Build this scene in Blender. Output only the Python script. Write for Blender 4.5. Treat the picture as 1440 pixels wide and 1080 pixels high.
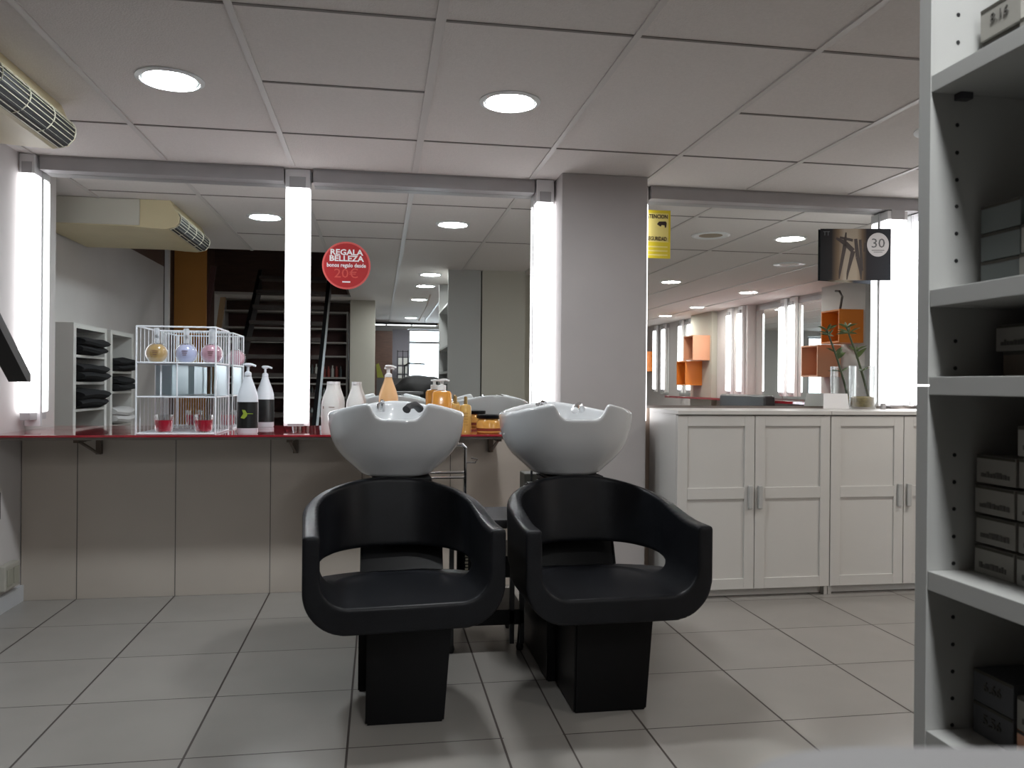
import bpy, bmesh, math, random
import numpy as np
from mathutils import Vector, Matrix
PI = math.pi
random.seed(7)
for o in list(bpy.data.objects):
    bpy.data.objects.remove(o, do_unlink=True)
SC = bpy.context.scene
COL = SC.collection
# ------------------------------------------------------------------ camera
CAM_H = 1.057
YAW, ROLL, PITCH, FPX = 0.1631, 0.0085, -0.0005, 1134.56
cd = bpy.data.cameras.new('camera')
cam = bpy.data.objects.new('camera', cd)
COL.objects.link(cam)
F = Vector((math.sin(YAW)*math.cos(PITCH), math.cos(YAW)*math.cos(PITCH), math.sin(PITCH)))
R0 = Vector((math.cos(YAW), -math.sin(YAW), 0))
U0 = R0.cross(F)
RR = R0*math.cos(ROLL) + U0*math.sin(ROLL)
UU = -R0*math.sin(ROLL) + U0*math.cos(ROLL)
M = Matrix((RR, UU, -F)).transposed().to_4x4()
M.translation = Vector((0, 0, CAM_H))
cam.matrix_world = M
cd.sensor_width = 36.0
cd.lens = FPX/1440*36.0
cd.clip_start = 0.02
cd.dof.use_dof = True
cd.dof.focus_distance = 3.6
cd.dof.aperture_fstop = 13.0
SC.camera = cam
# ------------------------------------------------------------------ world, exposure
W = bpy.data.worlds.new('world'); SC.world = W; W.use_nodes = True
bg = W.node_tree.nodes['Background']
bg.inputs[0].default_value = (0.80, 0.90, 1.0, 1); bg.inputs[1].default_value = 4.0
SC.view_settings.view_transform = 'Standard'
SC.view_settings.look = 'None'
SC.view_settings.gamma = 1
SC.view_settings.exposure = 1.1
LAMP_E = 85.0      # radiance of the ceiling downlights
TUBE_E = 1.6       # radiance of the vertical mirror tubes
# ------------------------------------------------------------------ materials
MATS = {}
def mat(name, col, rough=0.5, metal=0.0, spec=0.5, noise=0.0, nscale=20.0, bump=0.0, bscale=200.0, emit=None, es=0.0,
        trans=0.0, ior=1.45, coat=0.0, alpha=1.0, stretch=None):
    if name in MATS: return MATS[name]
    m = bpy.data.materials.new(name); m.use_nodes = True
    nt = m.node_tree; b = nt.nodes['Principled BSDF']
    b.inputs['Base Color'].default_value = (*col, 1)
    b.inputs['Roughness'].default_value = rough
    b.inputs['Metallic'].default_value = metal
    b.inputs['Specular IOR Level'].default_value = spec
    b.inputs['IOR'].default_value = ior
    b.inputs['Transmission Weight'].default_value = trans
    b.inputs['Coat Weight'].default_value = coat
    b.inputs['Alpha'].default_value = alpha
    if emit:
        b.inputs['Emission Color'].default_value = (*emit, 1)
        b.inputs['Emission Strength'].default_value = es
    if noise or bump:
        tc = nt.nodes.new('ShaderNodeTexCoord')
        src = tc.outputs['Object']
        if stretch:
            mp = nt.nodes.new('ShaderNodeMapping'); mp.inputs['Scale'].default_value = stretch
            nt.links.new(src, mp.inputs['Vector']); src = mp.outputs['Vector']
        if noise:
            n = nt.nodes.new('ShaderNodeTexNoise'); n.inputs['Scale'].default_value = nscale
            n.inputs['Detail'].default_value = 5
            nt.links.new(src, n.inputs['Vector'])
            r = nt.nodes.new('ShaderNodeMapRange')
            r.inputs['From Min'].default_value = .3; r.inputs['From Max'].default_value = .7
            r.inputs['To Min'].default_value = 1-noise; r.inputs['To Max'].default_value = 1+noise
            nt.links.new(n.outputs['Fac'], r.inputs['Value'])
            mx = nt.nodes.new('ShaderNodeVectorMath'); mx.operation = 'MULTIPLY'
            mx.inputs[0].default_value = col
            nt.links.new(r.outputs['Result'], mx.inputs[1])
            nt.links.new(mx.outputs['Vector'], b.inputs['Base Color'])
        if bump:
            n2 = nt.nodes.new('ShaderNodeTexNoise'); n2.inputs['Scale'].default_value = bscale
            n2.inputs['Detail'].default_value = 4
            nt.links.new(src, n2.inputs['Vector'])
            bp = nt.nodes.new('ShaderNodeBump'); bp.inputs['Strength'].default_value = bump
            bp.inputs['Distance'].default_value = 0.004
            nt.links.new(n2.outputs['Fac'], bp.inputs['Height'])
            nt.links.new(bp.outputs['Normal'], b.inputs['Normal'])
    MATS[name] = m
    return m
def glass(name, col=(1, 1, 1), rough=0.0, ior=1.45):
    return mat(name, col, rough, trans=1.0, ior=ior)

wall_white = mat('wall_white', (.56, .53, .52), .8, noise=.03, nscale=3, bump=.05)
wall_grey = mat('wall_grey', (.50, .50, .49), .8, noise=.03, nscale=3)
pillar_paint = mat('pillar_paint', (.40, .375, .37), .75, noise=.03, nscale=4, bump=.08, bscale=60)
beige = mat('beige_wall', (.46, .44, .38), .8, noise=.04, nscale=2)
ceil_tile = mat('ceiling_tile', (.64, .60, .575), .9, noise=.03, nscale=90, bump=.5, bscale=160)
tbar = mat('ceiling_bar', (.54, .51, .49), .5)
seam_m = mat('ceiling_seam', (.20, .18, .17), .8)
panel_beige = mat('under_counter_tile', (.48, .425, .37), .35, noise=.05, nscale=2.2)
joint_m = mat('tile_joint', (.13, .12, .11), .8)
alu = mat('brushed_aluminium', (.40, .385, .39), .45, metal=.15, noise=.04, nscale=8)
mirror_m = mat('mirror_silver', (.90, .925, .91), 0.0, metal=1.0)
white_plastic = mat('white_plastic', (.78, .77, .78), .35)
cap_grey = mat('socket_grey', (.42, .41, .42), .5)
tube_m = mat('tube_light', (.9, .9, .9), .4, emit=(.97, .97, 1.0), es=TUBE_E)
lamp_m = mat('lamp_diffuser', (.9, .9, .9), .4, emit=(.96, .985, 1.0), es=LAMP_E)
lamp_cool = mat('lamp_diffuser_cool', (.9, .9, .9), .4, emit=(.86, .95, 1.0), es=LAMP_E)
lamp_warm = mat('lamp_diffuser_warm', (.9, .9, .9), .4, emit=(1.0, .965, .91), es=LAMP_E*1.08)
lamp_ring = mat('lamp_ring', (.70, .72, .72), .3)
red_glass = mat('red_counter', (.30, .018, .028), .06, spec=.8, coat=.6)
black_shell = mat('black_polyurethane', (.0065, .007, .009), .42, noise=.2, nscale=14, spec=.28, bump=.08, bscale=300)
black_gloss = mat('black_laminate', (.004, .004, .0045), .32, spec=.18)
black_matte = mat('black_matte', (.010, .010, .011), .6)
dark_grey = mat('dark_grey', (.045, .045, .05), .5)
ceramic = mat('white_ceramic', (.58, .59, .60), .12, coat=.5, spec=.5)
chrome = mat('chrome', (.75, .75, .76), .12, metal=1.0)
lam_white = mat('white_laminate', (.60, .585, .56), .35, noise=.01, nscale=3)
lam_shelf = mat('shelf_laminate', (.37, .37, .355), .5)
cab_handle = mat('brushed_handle', (.44, .44, .43), .4)
skirt_m = mat('skirting_tile', (.52, .53, .55), .4)
wire_w = mat('white_wire', (.80, .82, .86), .35)
frost = mat('frosted_panel', (.45, .54, .58), .25, spec=.6)
clear = glass('clear_glass')
wax = mat('red_wax', (.45, .010, .035), .35)
bottle_w = mat('white_bottle', (.72, .70, .68), .28)
bottle_pearl = mat('pearl_bottle', (.66, .69, .74), .28)
label_b = mat('black_label', (.008, .009, .009), .35)
green_s = mat('green_splash', (.25, .33, .03), .5)
txt_w = mat('white_print', (.85, .83, .83), .5)
amber = mat('amber_liquid', (.62, .27, .05), .12, spec=.6, coat=.4)
peach = mat('peach_liquid', (.72, .42, .20), .25, spec=.5, coat=.3)
gold = mat('golden_liquid', (.55, .33, .09), .2, coat=.4)
pump_clear = mat('pale_pump', (.72, .71, .70), .25)
ochre = mat('ochre_lotion', (.50, .33, .13), .2, coat=.4)
lilac = mat('lilac_lotion', (.52, .54, .72), .2, coat=.4)
pinkl = mat('pink_lotion', (.60, .34, .40), .2, coat=.4)
red_st = mat('red_sticker', (.42, .012, .014), .35)
red_rim = mat('sticker_rim', (.62, .10, .09), .4)
red_txt = mat('dull_red_print', (.62, .08, .06), .5)
yellow = mat('yellow_sign', (.72, .58, .03), .4)
yellow2 = mat('pale_yellow_print', (.80, .68, .22), .5)
black_pr = mat('black_print', (.03, .015, .012), .5)
orange = mat('orange_laminate', (.72, .22, .03), .35)
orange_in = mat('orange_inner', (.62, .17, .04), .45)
peach_lam = mat('peach_laminate', (.66, .33, .20), .4)
cream = mat('aged_cream_plastic', (.60, .52, .33), .45, noise=.04, nscale=5)
cream_lt = mat('aged_grey_plastic', (.55, .53, .46), .45)
towel_m = mat('black_towel', (.010, .010, .012), .95, bump=.9, bscale=400)
towel_w = mat('white_towel', (.60, .58, .58), .95, bump=.9, bscale=400)
brown_d = mat('dark_brown_wood', (.085, .045, .032), .5, noise=.2, nscale=8, stretch=(1, 8, 8))
tread_m = mat('stair_tread', (.06, .045, .04), .4, noise=.15, nscale=8)
tread_e = mat('tread_edge', (.18, .18, .19), .4)
orange_wall = mat('ochre_wall', (.46, .20, .045), .8, noise=.04, nscale=4)
steel_b = mat('black_steel', (.008, .008, .009), .35)
green_l = mat('bamboo_leaf', (.07, .10, .03), .45)
green_st = mat('bamboo_stem', (.05, .065, .03), .5)
moss = mat('vase_gravel', (.28, .22, .10), .9, noise=.3, nscale=60)
box_lt = mat('beige_carton', (.26, .25, .225), .6)
box_gr = mat('grey_green_carton', (.13, .145, .14), .6)
box_dk = mat('slate_carton', (.075, .078, .085), .6)
box_edge = mat('carton_dark_edge', (.05, .045, .035), .7)
socket_m = mat('outlet_plastic', (.42, .40, .35), .5)

def floor_material():
    m = bpy.data.materials.new('floor_tiles'); m.use_nodes = True
    nt = m.node_tree; N = nt.nodes; L = nt.links; b = N['Principled BSDF']
    tc = N.new('ShaderNodeTexCoord'); sx = N.new('ShaderNodeSeparateXYZ'); L.new(tc.outputs['Object'], sx.inputs[0])
    def mth(op, a, bb=None, c=None):
        n = N.new('ShaderNodeMath'); n.operation = op
        for i, v in enumerate((a, bb, c)):
            if v is None: continue
            if isinstance(v, (int, float)): n.inputs[i].default_value = v
            else: L.new(v, n.inputs[i])
        return n.outputs[0]
    S = .45
    def gridline(s, off):
        t = mth('DIVIDE', mth('SUBTRACT', s, off), S)
        fr = mth('FRACT', mth('ADD', t, 100.0))
        d = mth('MULTIPLY', mth('SUBTRACT', 0.5, mth('ABSOLUTE', mth('SUBTRACT', fr, 0.5))), S)
        return d, mth('FLOOR', mth('ADD', t, 100.0))
    dx, ix = gridline(sx.outputs[0], -1.4326)
    dy, iy = gridline(sx.outputs[1], 4.1748)
    lx = mth('LESS_THAN', dx, .0034); ly = mth('LESS_THAN', dy, .0024)
    # the extra half-tile joint between the two wash units
    ex = mth('LESS_THAN', mth('ABSOLUTE', mth('SUBTRACT', sx.outputs[0], .560)), .0028)
    ey = mth('MULTIPLY', mth('LESS_THAN', sx.outputs[1], 3.25), mth('GREATER_THAN', sx.outputs[1], 1.5))
    extra = mth('MULTIPLY', ex, ey)
    # the joint missing between that cut and the neighbour
    inx = mth('MULTIPLY', mth('GREATER_THAN', sx.outputs[0], .375), mth('LESS_THAN', sx.outputs[0], .555))
    iny = mth('MULTIPLY', mth('GREATER_THAN', sx.outputs[1], 2.30), mth('LESS_THAN', sx.outputs[1], 2.45))
    ly = mth('MULTIPLY', ly, mth('SUBTRACT', 1.0, mth('MULTIPLY', inx, iny)))
    j = mth('MINIMUM', mth('ADD', mth('ADD', lx, ly), extra), 1.0)
    wn = N.new('ShaderNodeTexWhiteNoise'); wn.noise_dimensions = '2D'
    cb = N.new('ShaderNodeCombineXYZ'); L.new(ix, cb.inputs[0]); L.new(iy, cb.inputs[1]); L.new(cb.outputs[0], wn.inputs['Vector'])
    no = N.new('ShaderNodeTexNoise'); no.inputs['Scale'].default_value = 3.0; no.inputs['Detail'].default_value = 6
    L.new(tc.outputs['Object'], no.inputs['Vector'])
    v = mth('ADD', mth('MULTIPLY', wn.outputs['Value'], .05), mth('MULTIPLY', no.outputs['Fac'], .16))
    v = mth('ADD', v, .86)
    vm = N.new('ShaderNodeVectorMath'); vm.operation = 'SCALE'; vm.inputs[0].default_value = (.31, .292, .27)
    L.new(v, vm.inputs['Scale'])
    mx = N.new('ShaderNodeMix'); mx.data_type = 'RGBA'
    L.new(j, mx.inputs['Factor']); L.new(vm.outputs[0], mx.inputs[6]); mx.inputs[7].default_value = (.045, .035, .03, 1)
    L.new(mx.outputs[2], b.inputs['Base Color'])
    L.new(mth('ADD', mth('MULTIPLY', j, .5), mth('ADD', mth('MULTIPLY', no.outputs['Fac'], .12), .17)), b.inputs['Roughness'])
    bp = N.new('ShaderNodeBump'); bp.inputs['Strength'].default_value = .4; bp.inputs['Distance'].default_value = .002
    bp.invert = True
    L.new(j, bp.inputs['Height']); L.new(bp.outputs['Normal'], b.inputs['Normal'])
    return m
floor_m = floor_material()
# ------------------------------------------------------------------ mesh helpers
class MB:
    """collects shapes, then links them as ONE mesh object"""
    def __init__(s): s.bm = bmesh.new()
    def box(s, x0, x1, y0, y1, z0, z1, bev=0.0, seg=2, mtx=None):
        r = bmesh.ops.create_cube(s.bm, size=1.0)
        vs = r['verts']
        T = Matrix.Translation(((x0+x1)/2, (y0+y1)/2, (z0+z1)/2)) @ Matrix.Diagonal((abs(x1-x0), abs(y1-y0), abs(z1-z0), 1))
        bmesh.ops.transform(s.bm, matrix=T, verts=vs)
        if bev > 0:
            es = list({e for v in vs for e in v.link_edges})
            g = bmesh.ops.bevel(s.bm, geom=es, offset=bev, segments=seg, affect='EDGES', profile=.6)
            vs = list({v for f in g['faces'] for v in f.verts} | {v for v in vs if v.is_valid})
        if mtx is not None: bmesh.ops.transform(s.bm, matrix=mtx, verts=vs)
        return s
    def tube(s, pts, r, n=8, cap=True):
        pts = [Vector(p) for p in pts]
        rings = []
        for i, p in enumerate(pts):
            if i == 0: d = pts[1]-p
            elif i == len(pts)-1: d = p-pts[i-1]
            else: d = (pts[i+1]-p).normalized()+(p-pts[i-1]).normalized()
            d.normalize()
            a = Vector((0, 0, 1)) if abs(d.z) < .9 else Vector((1, 0, 0))
            u = d.cross(a).normalized(); w = d.cross(u).normalized()
            rr = r[i] if isinstance(r, (list, tuple)) else r
            rings.append([s.bm.verts.new(p+u*math.cos(2*PI*k/n)*rr+w*math.sin(2*PI*k/n)*rr) for k in range(n)])
        for a, b in zip(rings[:-1], rings[1:]):
            for k in range(n): s.bm.faces.new((a[k], a[(k+1) % n], b[(k+1) % n], b[k]))
        if cap:
            s.bm.faces.new(rings[0][::-1]); s.bm.faces.new(rings[-1])
        return s
    def lathe(s, prof, cx=0, cy=0, n=24, sx=1.0, sy=1.0, power=2.0):
        rings = []
        for r, z in prof:
            ring = []
            for k in range(n):
                t = 2*PI*k/n; c, q = math.cos(t), math.sin(t)
                if power != 2.0:
                    c = math.copysign(abs(c)**(2/power), c); q = math.copysign(abs(q)**(2/power), q)
                ring.append(s.bm.verts.new((cx+r*c*sx, cy+r*q*sy, z)))
            rings.append(ring)
        for a, b in zip(rings[:-1], rings[1:]):
            for k in range(n): s.bm.faces.new((a[k], a[(k+1) % n], b[(k+1) % n], b[k]))
        if prof[0][0] > 1e-6: s.bm.faces.new(rings[0][::-1])
        if prof[-1][0] > 1e-6: s.bm.faces.new(rings[-1])
        return s
    def prism(s, pts, axis, a0, a1):
        """pts: 2D outline in the plane across axis ('x': (y,z), 'y': (x,z), 'z': (x,y))"""
        def mk(p, a):
            if axis == 'x': return (a, p[0], p[1])
            if axis == 'y': return (p[0], a, p[1])
            return (p[0], p[1], a)
        A = [s.bm.verts.new(mk(p, a0)) for p in pts]; B = [s.bm.verts.new(mk(p, a1)) for p in pts]
        n = len(pts)
        for k in range(n): s.bm.faces.new((A[k], A[(k+1) % n], B[(k+1) % n], B[k]))
        s.bm.faces.new(A[::-1]); s.bm.faces.new(B)
        return s
    def build(s, name, m, parent=None, smooth=False, loc=None, rot=None, ang=35):
        bmesh.ops.recalc_face_normals(s.bm, faces=s.bm.faces)
        me = bpy.data.meshes.new(name); s.bm.to_mesh(me); s.bm.free()
        return link(name, me, m, parent, smooth, loc, rot, ang)
def link(name, me, m, parent=None, smooth=False, loc=None, rot=None, ang=35):
    o = bpy.data.objects.new(name, me); COL.objects.link(o)
    if m: me.materials.append(m)
    if smooth:
        me.polygons.foreach_set('use_smooth', [True]*len(me.polygons))
        if ang < 180:
            try: me.set_sharp_from_angle(angle=math.radians(ang))
            except Exception: pass
    if parent: o.parent = parent
    if loc: o.location = loc
    if rot: o.rotation_euler = rot
    return o
def tag(o, label, cat, group=None, kind=None):
    o['label'] = label; o['category'] = cat
    if group: o['group'] = group
    if kind: o['kind'] = kind
    return o
def empty(name, loc=(0, 0, 0), rz=0.0, label=None, cat=None, group=None):
    o = bpy.data.objects.new(name, None); COL.objects.link(o)
    o.location = loc; o.rotation_euler = (0, 0, rz); o.empty_display_size = .05
    if label: tag(o, label, cat, group)
    return o
def struct(name, mb, m, label=None, parent=None):
    o = mb.build(name, m, parent)
    if not parent: o['kind'] = 'structure'
    if label: o['label'] = label
    return o
def dup(root, loc, rz=None, label=None, group=None):
    r = root.copy(); COL.objects.link(r); r.location = loc
    if rz is not None: r.rotation_euler = (0, 0, rz)
    if label: r['label'] = label
    if group: r['group'] = group
    def rec(src, dst):
        for ch in list(src.children):
            c = ch.copy(); COL.objects.link(c); c.parent = dst
            rec(ch, c)
    rec(root, r)
    return r
def text_mesh(name, body, size, m, parent, loc, rot, bold=0.0, sx=1.0, depth=.0006, sq=1.0):
    cu = bpy.data.curves.new(name, 'FONT'); cu.body = body; cu.size = size
    cu.align_x = 'CENTER'; cu.align_y = 'CENTER'; cu.extrude = depth; cu.offset = bold; cu.space_character = sq
    cu.resolution_u = 2
    t = bpy.data.objects.new(name, cu); COL.objects.link(t)
    dg = bpy.context.evaluated_depsgraph_get(); dg.update()
    me = bpy.data.meshes.new_from_object(t.evaluated_get(dg))
    bpy.data.objects.remove(t, do_unlink=True)
    me.materials.clear()
    me.transform(Matrix.Diagonal((sx, 1, 1, 1)))
    me.name = name
    return link(name, me, m, parent, False, loc, rot)
def sdf_mesh(fn, lo, hi, h):
    xs = np.arange(lo[0], hi[0]+h, h); ys = np.arange(lo[1], hi[1]+h, h); zs = np.arange(lo[2], hi[2]+h, h)
    X, Y, Z = np.meshgrid(xs, ys, zs, indexing='ij')
    V = fn(X, Y, Z).astype(np.float64)
    nx, ny, nz = V.shape
    acc = np.zeros((nx-1, ny-1, nz-1, 3)); cnt = np.zeros((nx-1, ny-1, nz-1))
    def sl(o): return tuple(slice(o[a], o[a]+V.shape[a]-1) for a in range(3))
    for ax in range(3):
        others = [a for a in range(3) if a != ax]
        for p in (0, 1):
            for q in (0, 1):
                o0 = [0, 0, 0]; o0[others[0]] = p; o0[others[1]] = q
                o1 = list(o0); o1[ax] = 1
                a = V[sl(o0)]; b = V[sl(o1)]
                c = (a < 0) != (b < 0)
                t = np.where(c, a/np.where(a-b == 0, 1, a-b), 0)
                pos = np.zeros(a.shape+(3,))
                for k in range(3): pos[..., k] = o0[k]
                pos[..., ax] = t
                acc += pos*c[..., None]; cnt += c
    act = cnt > 0
    idx = -np.ones(act.shape, dtype=int); idx[act] = np.arange(act.sum())
    gi = np.argwhere(act)
    P = (gi + acc[act]/cnt[act][:, None])*h + np.array([xs[0], ys[0], zs[0]])
    faces = []
    for ax in range(3):
        a = np.take(V, range(0, V.shape[ax]-1), ax); b = np.take(V, range(1, V.shape[ax]), ax)
        E = np.argwhere((a < 0) != (b < 0))
        o1, o2 = [(1, 2), (2, 0), (0, 1)][ax]
        ok = (E[:, o1] > 0) & (E[:, o2] > 0) & (E[:, o1] < V.shape[o1]-1) & (E[:, o2] < V.shape[o2]-1)
        E = E[ok]
        def at(d1, d2):
            e = E.copy(); e[:, o1] += d1; e[:, o2] += d2
            return idx[e[:, 0], e[:, 1], e[:, 2]]
        q = np.stack([at(-1, -1), at(0, -1), at(0, 0), at(-1, 0)], 1)
        ins = V[E[:, 0], E[:, 1], E[:, 2]] < 0
        q[~ins] = q[~ins][:, ::-1]
        faces.append(q)
    faces = np.concatenate(faces)
    me = bpy.data.meshes.new('sdf')
    me.from_pydata(P.tolist(), [], faces.tolist())
    me.update()
    return me
def smax(a, b, k):
    hh = np.maximum(k-np.abs(a-b), 0)/k
    return np.maximum(a, b)+hh*hh*k*.25
def smin(a, b, k): return -smax(-a, -b, k)

HC = 2.126      # ceiling height
YM = 4.22       # mirror plane
# ================================================================== SETTING
struct('floor', MB().box(-2.3, 5.1, -6.4, 4.35, -.06, 0), floor_m)
# ceiling with an opening over the stairs
c = MB()
c.box(-2.3, 5.1, 1.62, 4.35, HC, HC+.03); c.box(-.36, 5.1, -6.4, 1.62, HC, HC+.03); c.box(-2.3, -.36, -6.4, -1.9, HC, HC+.03)
struct('ceiling', c, ceil_tile)
b = MB()
mains = [-1.63+.6*i for i in range(12)]
for i, x in enumerate(mains):
    w = .011 if i not in (3,) else .015
    y0 = 1.62 if x < -.36 else -6.3
    b.box(x-w, x+w, y0, 4.12, HC-.006, HC+.004)
struct('trim_1', b, tbar)
b = MB()
rows = {0: [3.58], 1: [3.58, 2.38], 2: [3.58, 2.98, 2.38], 3: [3.58, 2.38], 4: [3.58, 2.38], 5: [3.58, 2.98, 2.38], 6: [3.58, 2.38], 7: [3.58, 2.38], 8: [3.58, 2.38], 9: [3.58, 2.38]}
for i in range(0, 11):
    xa, xb = mains[i]+.011, mains[i+1 if i < 11 else i]-.011
    ys = list(rows.get(i, [3.58, 2.38])); y = 1.18

    for y in ys:
        if y < 1.7 and xb < -.2: continue
        b.box(xa, xb, y-.006, y+.006, HC-.003, HC+.004)
struct('trim_2', b, seam_m)
# walls
struct('wall_back', MB().box(-2.3, 5.1, 4.235, 4.35, 0, HC), wall_white)
struct('wall_back_lower', MB().box(-1.68, .905, 4.18, 4.235, 0, .80), panel_beige)
jb = MB()
for i in range(0, 6):
    x = -1.4326+.45*i
    if x < .9: jb.box(x-.0018, x+.0018, 4.1785, 4.182, 0, .80)
struct('trim_3', jb, joint_m)
struct('wall_left', MB().box(-2.1, -2.0, .45, 3.86, 0, HC).box(-2.1, -1.685, 3.86, 4.35, 0, HC), wall_white)
struct('baseboard_left', MB().box(-1.685, -1.668, 3.845, 4.18, 0, .075).box(-2.0, -1.668, 3.843, 3.86, 0, .075), skirt_m)
struct('wall_front', MB().box(-2.1, .50, -6.2, -6.1, 0, HC).box(1.60, 5.1, -6.2, -6.1, 0, HC)
       .box(.50, 1.60, -6.2, -6.1, 2.02, HC), wall_grey)
struct('wall_right', MB().box(4.92, 5.05, -6.1, 4.35, 0, HC), wall_white)
struct('pillar_centre', MB().box(.905, 1.355, 3.985, 4.235, 0, HC, bev=.004), pillar_paint)
struct('baseboard_pillar', MB().box(.90, 1.362, 3.972, 3.985, 0, .075), skirt_m)
struct('wall_back_right', MB().box(1.355, 4.9, 4.20, 4.235, 0, .93), mat('tan_wall', (.40, .31, .25), .7))
# stairwell shell
struct('wall_stairwell', MB().box(-2.12, -2.0, -1.9, .449, 0, 3.4).box(-2.12, -.36, -2.0, -1.9, HC+.03, 3.4)
       .box(-.40, -.36, -1.9, 1.62, HC+.031, 3.4).box(-2.12, -.36, 1.62, 1.72, HC+.031, 3.4).box(-2.12, -.36, -2.0, 1.72, 3.4, 3.5), brown_d)
struct('wall_left_far', MB().box(-2.1, -2.0, -6.1, -1.9, 0, HC), wall_grey)
struct('wall_niche', MB().box(-1.999, -.385, -2.74, -2.70, 0, HC), brown_d)
struct('wall_stairwell_side', MB().box(-2.12, -2.0, .449, 1.72, HC+.0005, 3.4), brown_d)
# pillar seen behind, between product shelf and the street door
struct('pillar_far', MB().box(-.38, -.06, -2.65, -2.25, 0, HC, bev=.004), beige)
# block next to the tall shelf unit
struct('wall_partition', MB().box(.955, 1.37, -.35, .86, 0, HC).box(1.37, 1.52, -.35, .60, 0, HC), beige)
# ------------------------------------------------------------------ mirrors on the back wall
def mirror(x0, x1, z0, z1, label):
    t = empty('wall_mirror', ((x0+x1)/2, YM, z0), 0, label, 'mirror')
    MB().box(x0-(x0+x1)/2, x1-(x0+x1)/2, 0.0, .012, 0, z1-z0).build('mirror_glass', mirror_m, t)
    return t
mirror(-1.683, -.40, .805, 2.07, 'large wall mirror at the left, behind the wire display stand')
mirror(-.399, .90, .805, 2.07, 'middle wall mirror with the round red sticker on it')
mirror(1.36, 4.88, .945, 2.07, 'wide wall mirror above the white cabinets')
def header(x0, x1, label):
    tag(MB().box(x0, x1, 4.145, 4.219, 2.055, 2.116, bev=.003).box(x0, x1, 4.150, 4.219, 2.117, 2.1255)
        .build('header_rail', alu), label, 'rail', 'aluminium rails above the mirrors')
header(-1.60, -.478, 'grey aluminium rail along the ceiling over the left mirror')
header(-.335, .795, 'grey aluminium rail along the ceiling over the middle mirror')
header(1.43, 4.0, 'grey aluminium rail along the ceiling over the right mirror')
# vertical light battens
def batten(x0, x1, y0, y1, z0, z1, lz0, lz1, label, group='vertical light battens beside the mirrors', side=0):
    """faces -y; side: 0 faces -y, 1 faces -x"""
    cx, cy = (x0+x1)/2, y1
    t = empty('vertical_light', (cx, cy, z0), 0, label, 'light', group)
    w = (x1-x0)/2; d = y1-y0; H = z1-z0
    a, e = lz0-z0, lz1-z0
    if side == 0:
        MB().box(-w, w, -d*.12, 0, 0, H, bev=.003).build('housing', white_plastic, t)
        MB().box(-w*.90, w*.90, -d, -d*.13, a, e, bev=.010, seg=3).build('diffuser', tube_m, t, True)
        MB().box(-w*.95, w*.95, -d*.93, -d*.13, e+.001, H-.001, bev=.003).build('end_housing', white_plastic, t)
        MB().box(-w*.62, w*.62, -d*.99, -d*.94, e+.001, e+.055, bev=.002).build('end_cap', cap_grey, t)
        MB().box(-w*.62, w*.62, -d*.96, -d*.13, max(.001, a-.036), a-.001, bev=.002).build('end_cap', cap_grey, t)
    else:
        MB().box(-w*.1, w, -d, 0, 0, H, bev=.003).build('housing', white_plastic, t)
        MB().box(-w, -w*.12, -d*.93, -d*.07, a, e, bev=.012, seg=3).build('diffuser', tube_m, t, True)
        MB().box(-w*.9, -w*.12, -d*.8, -d*.2, e+.001, e+.05, bev=.004).build('end_cap', cap_grey, t)
        MB().box(-w*.9, -w*.12, -d*.8, -d*.2, a-.036, a-.001, bev=.004).build('end_cap', cap_grey, t)
    return t
batten(-1.683, -1.612, 4.12, 4.219, .832, 2.124, .90, 2.03, 'lit white batten in the left corner, behind the black bar')
batten(-.476, -.348, 4.165, 4.219, .832, 2.124, .85, 2.03, 'lit white batten between the left and middle mirrors')
batten(.800, .897, 4.125, 4.219, .84, 2.124, .88, 2.005, 'lit white batten against the left side of the grey pillar')
batten(1.357, 1.425, 4.165, 4.219, .80, 2.124, .86, 2.03, 'narrow lit batten at the right side of the grey pillar')
batten(2.815, 2.945, 4.135, 4.219, .945, 2.050, .955, 2.00, 'lit white batten beside the vase on the white cabinet')
batten(3.02, 3.13, 4.135, 4.219, .945, 2.050, .955, 2.00, 'lit white batten just left of the tall shelf unit')
# ------------------------------------------------------------------ ceiling lamps
def downlight(x, y, label, r=.1):
    t = empty('ceiling_lamp', (x, y, HC), 0, label, 'ceiling lamp', 'round recessed ceiling lamps')
    MB().lathe([(r*1.16, -.0005), (r*1.16, -.004), (r*1.0, -.009), (r*.985, -.0045)], n=40).build('ring', lamp_ring, t, True)
    MB().lathe([(r*.98, -.004), (r*.6, -.0065), (0.0001, -.0075)], n=40).build('diffuser', lamp_cool if x < 0 else lamp_warm if x > 1 else lamp_m, t, True)
    return t
LL = [(-.74, 3.02, 'round lit ceiling lamp above the left part of the counter'),
      (.48, 3.02, 'round lit ceiling lamp above the wash chairs'),
      (2.93, 3.0, 'round lit ceiling lamp in front of the white cabinets, seen in the right mirror'),
      (.49, .47, 'nearest lit ceiling lamp of the row beside the shelf unit, in the middle mirror'),
      (.49, -.49, 'second lit ceiling lamp of the row beside the shelf unit, in the middle mirror'),
      (.49, -1.95, 'third lit ceiling lamp of the row beside the shelf unit, in the middle mirror'),
      (.50, -4.9, 'last lit ceiling lamp of the row, by the street door'),
      (2.97, .47, 'round lit ceiling lamp left of the orange cubes in the right mirror'),
      (4.16, -.23, 'round lit ceiling lamp nearest the mirrored side wall'),
      (4.29, -2.05, 'second lit ceiling lamp along the mirrored side wall'),
      (4.35, -3.47, 'farthest lit ceiling lamp along the mirrored side wall'),
      (2.9, -2.6, 'small bright ceiling lamp far back in the right mirror')]
for x, y, l in LL: downlight(x, y, l)
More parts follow.
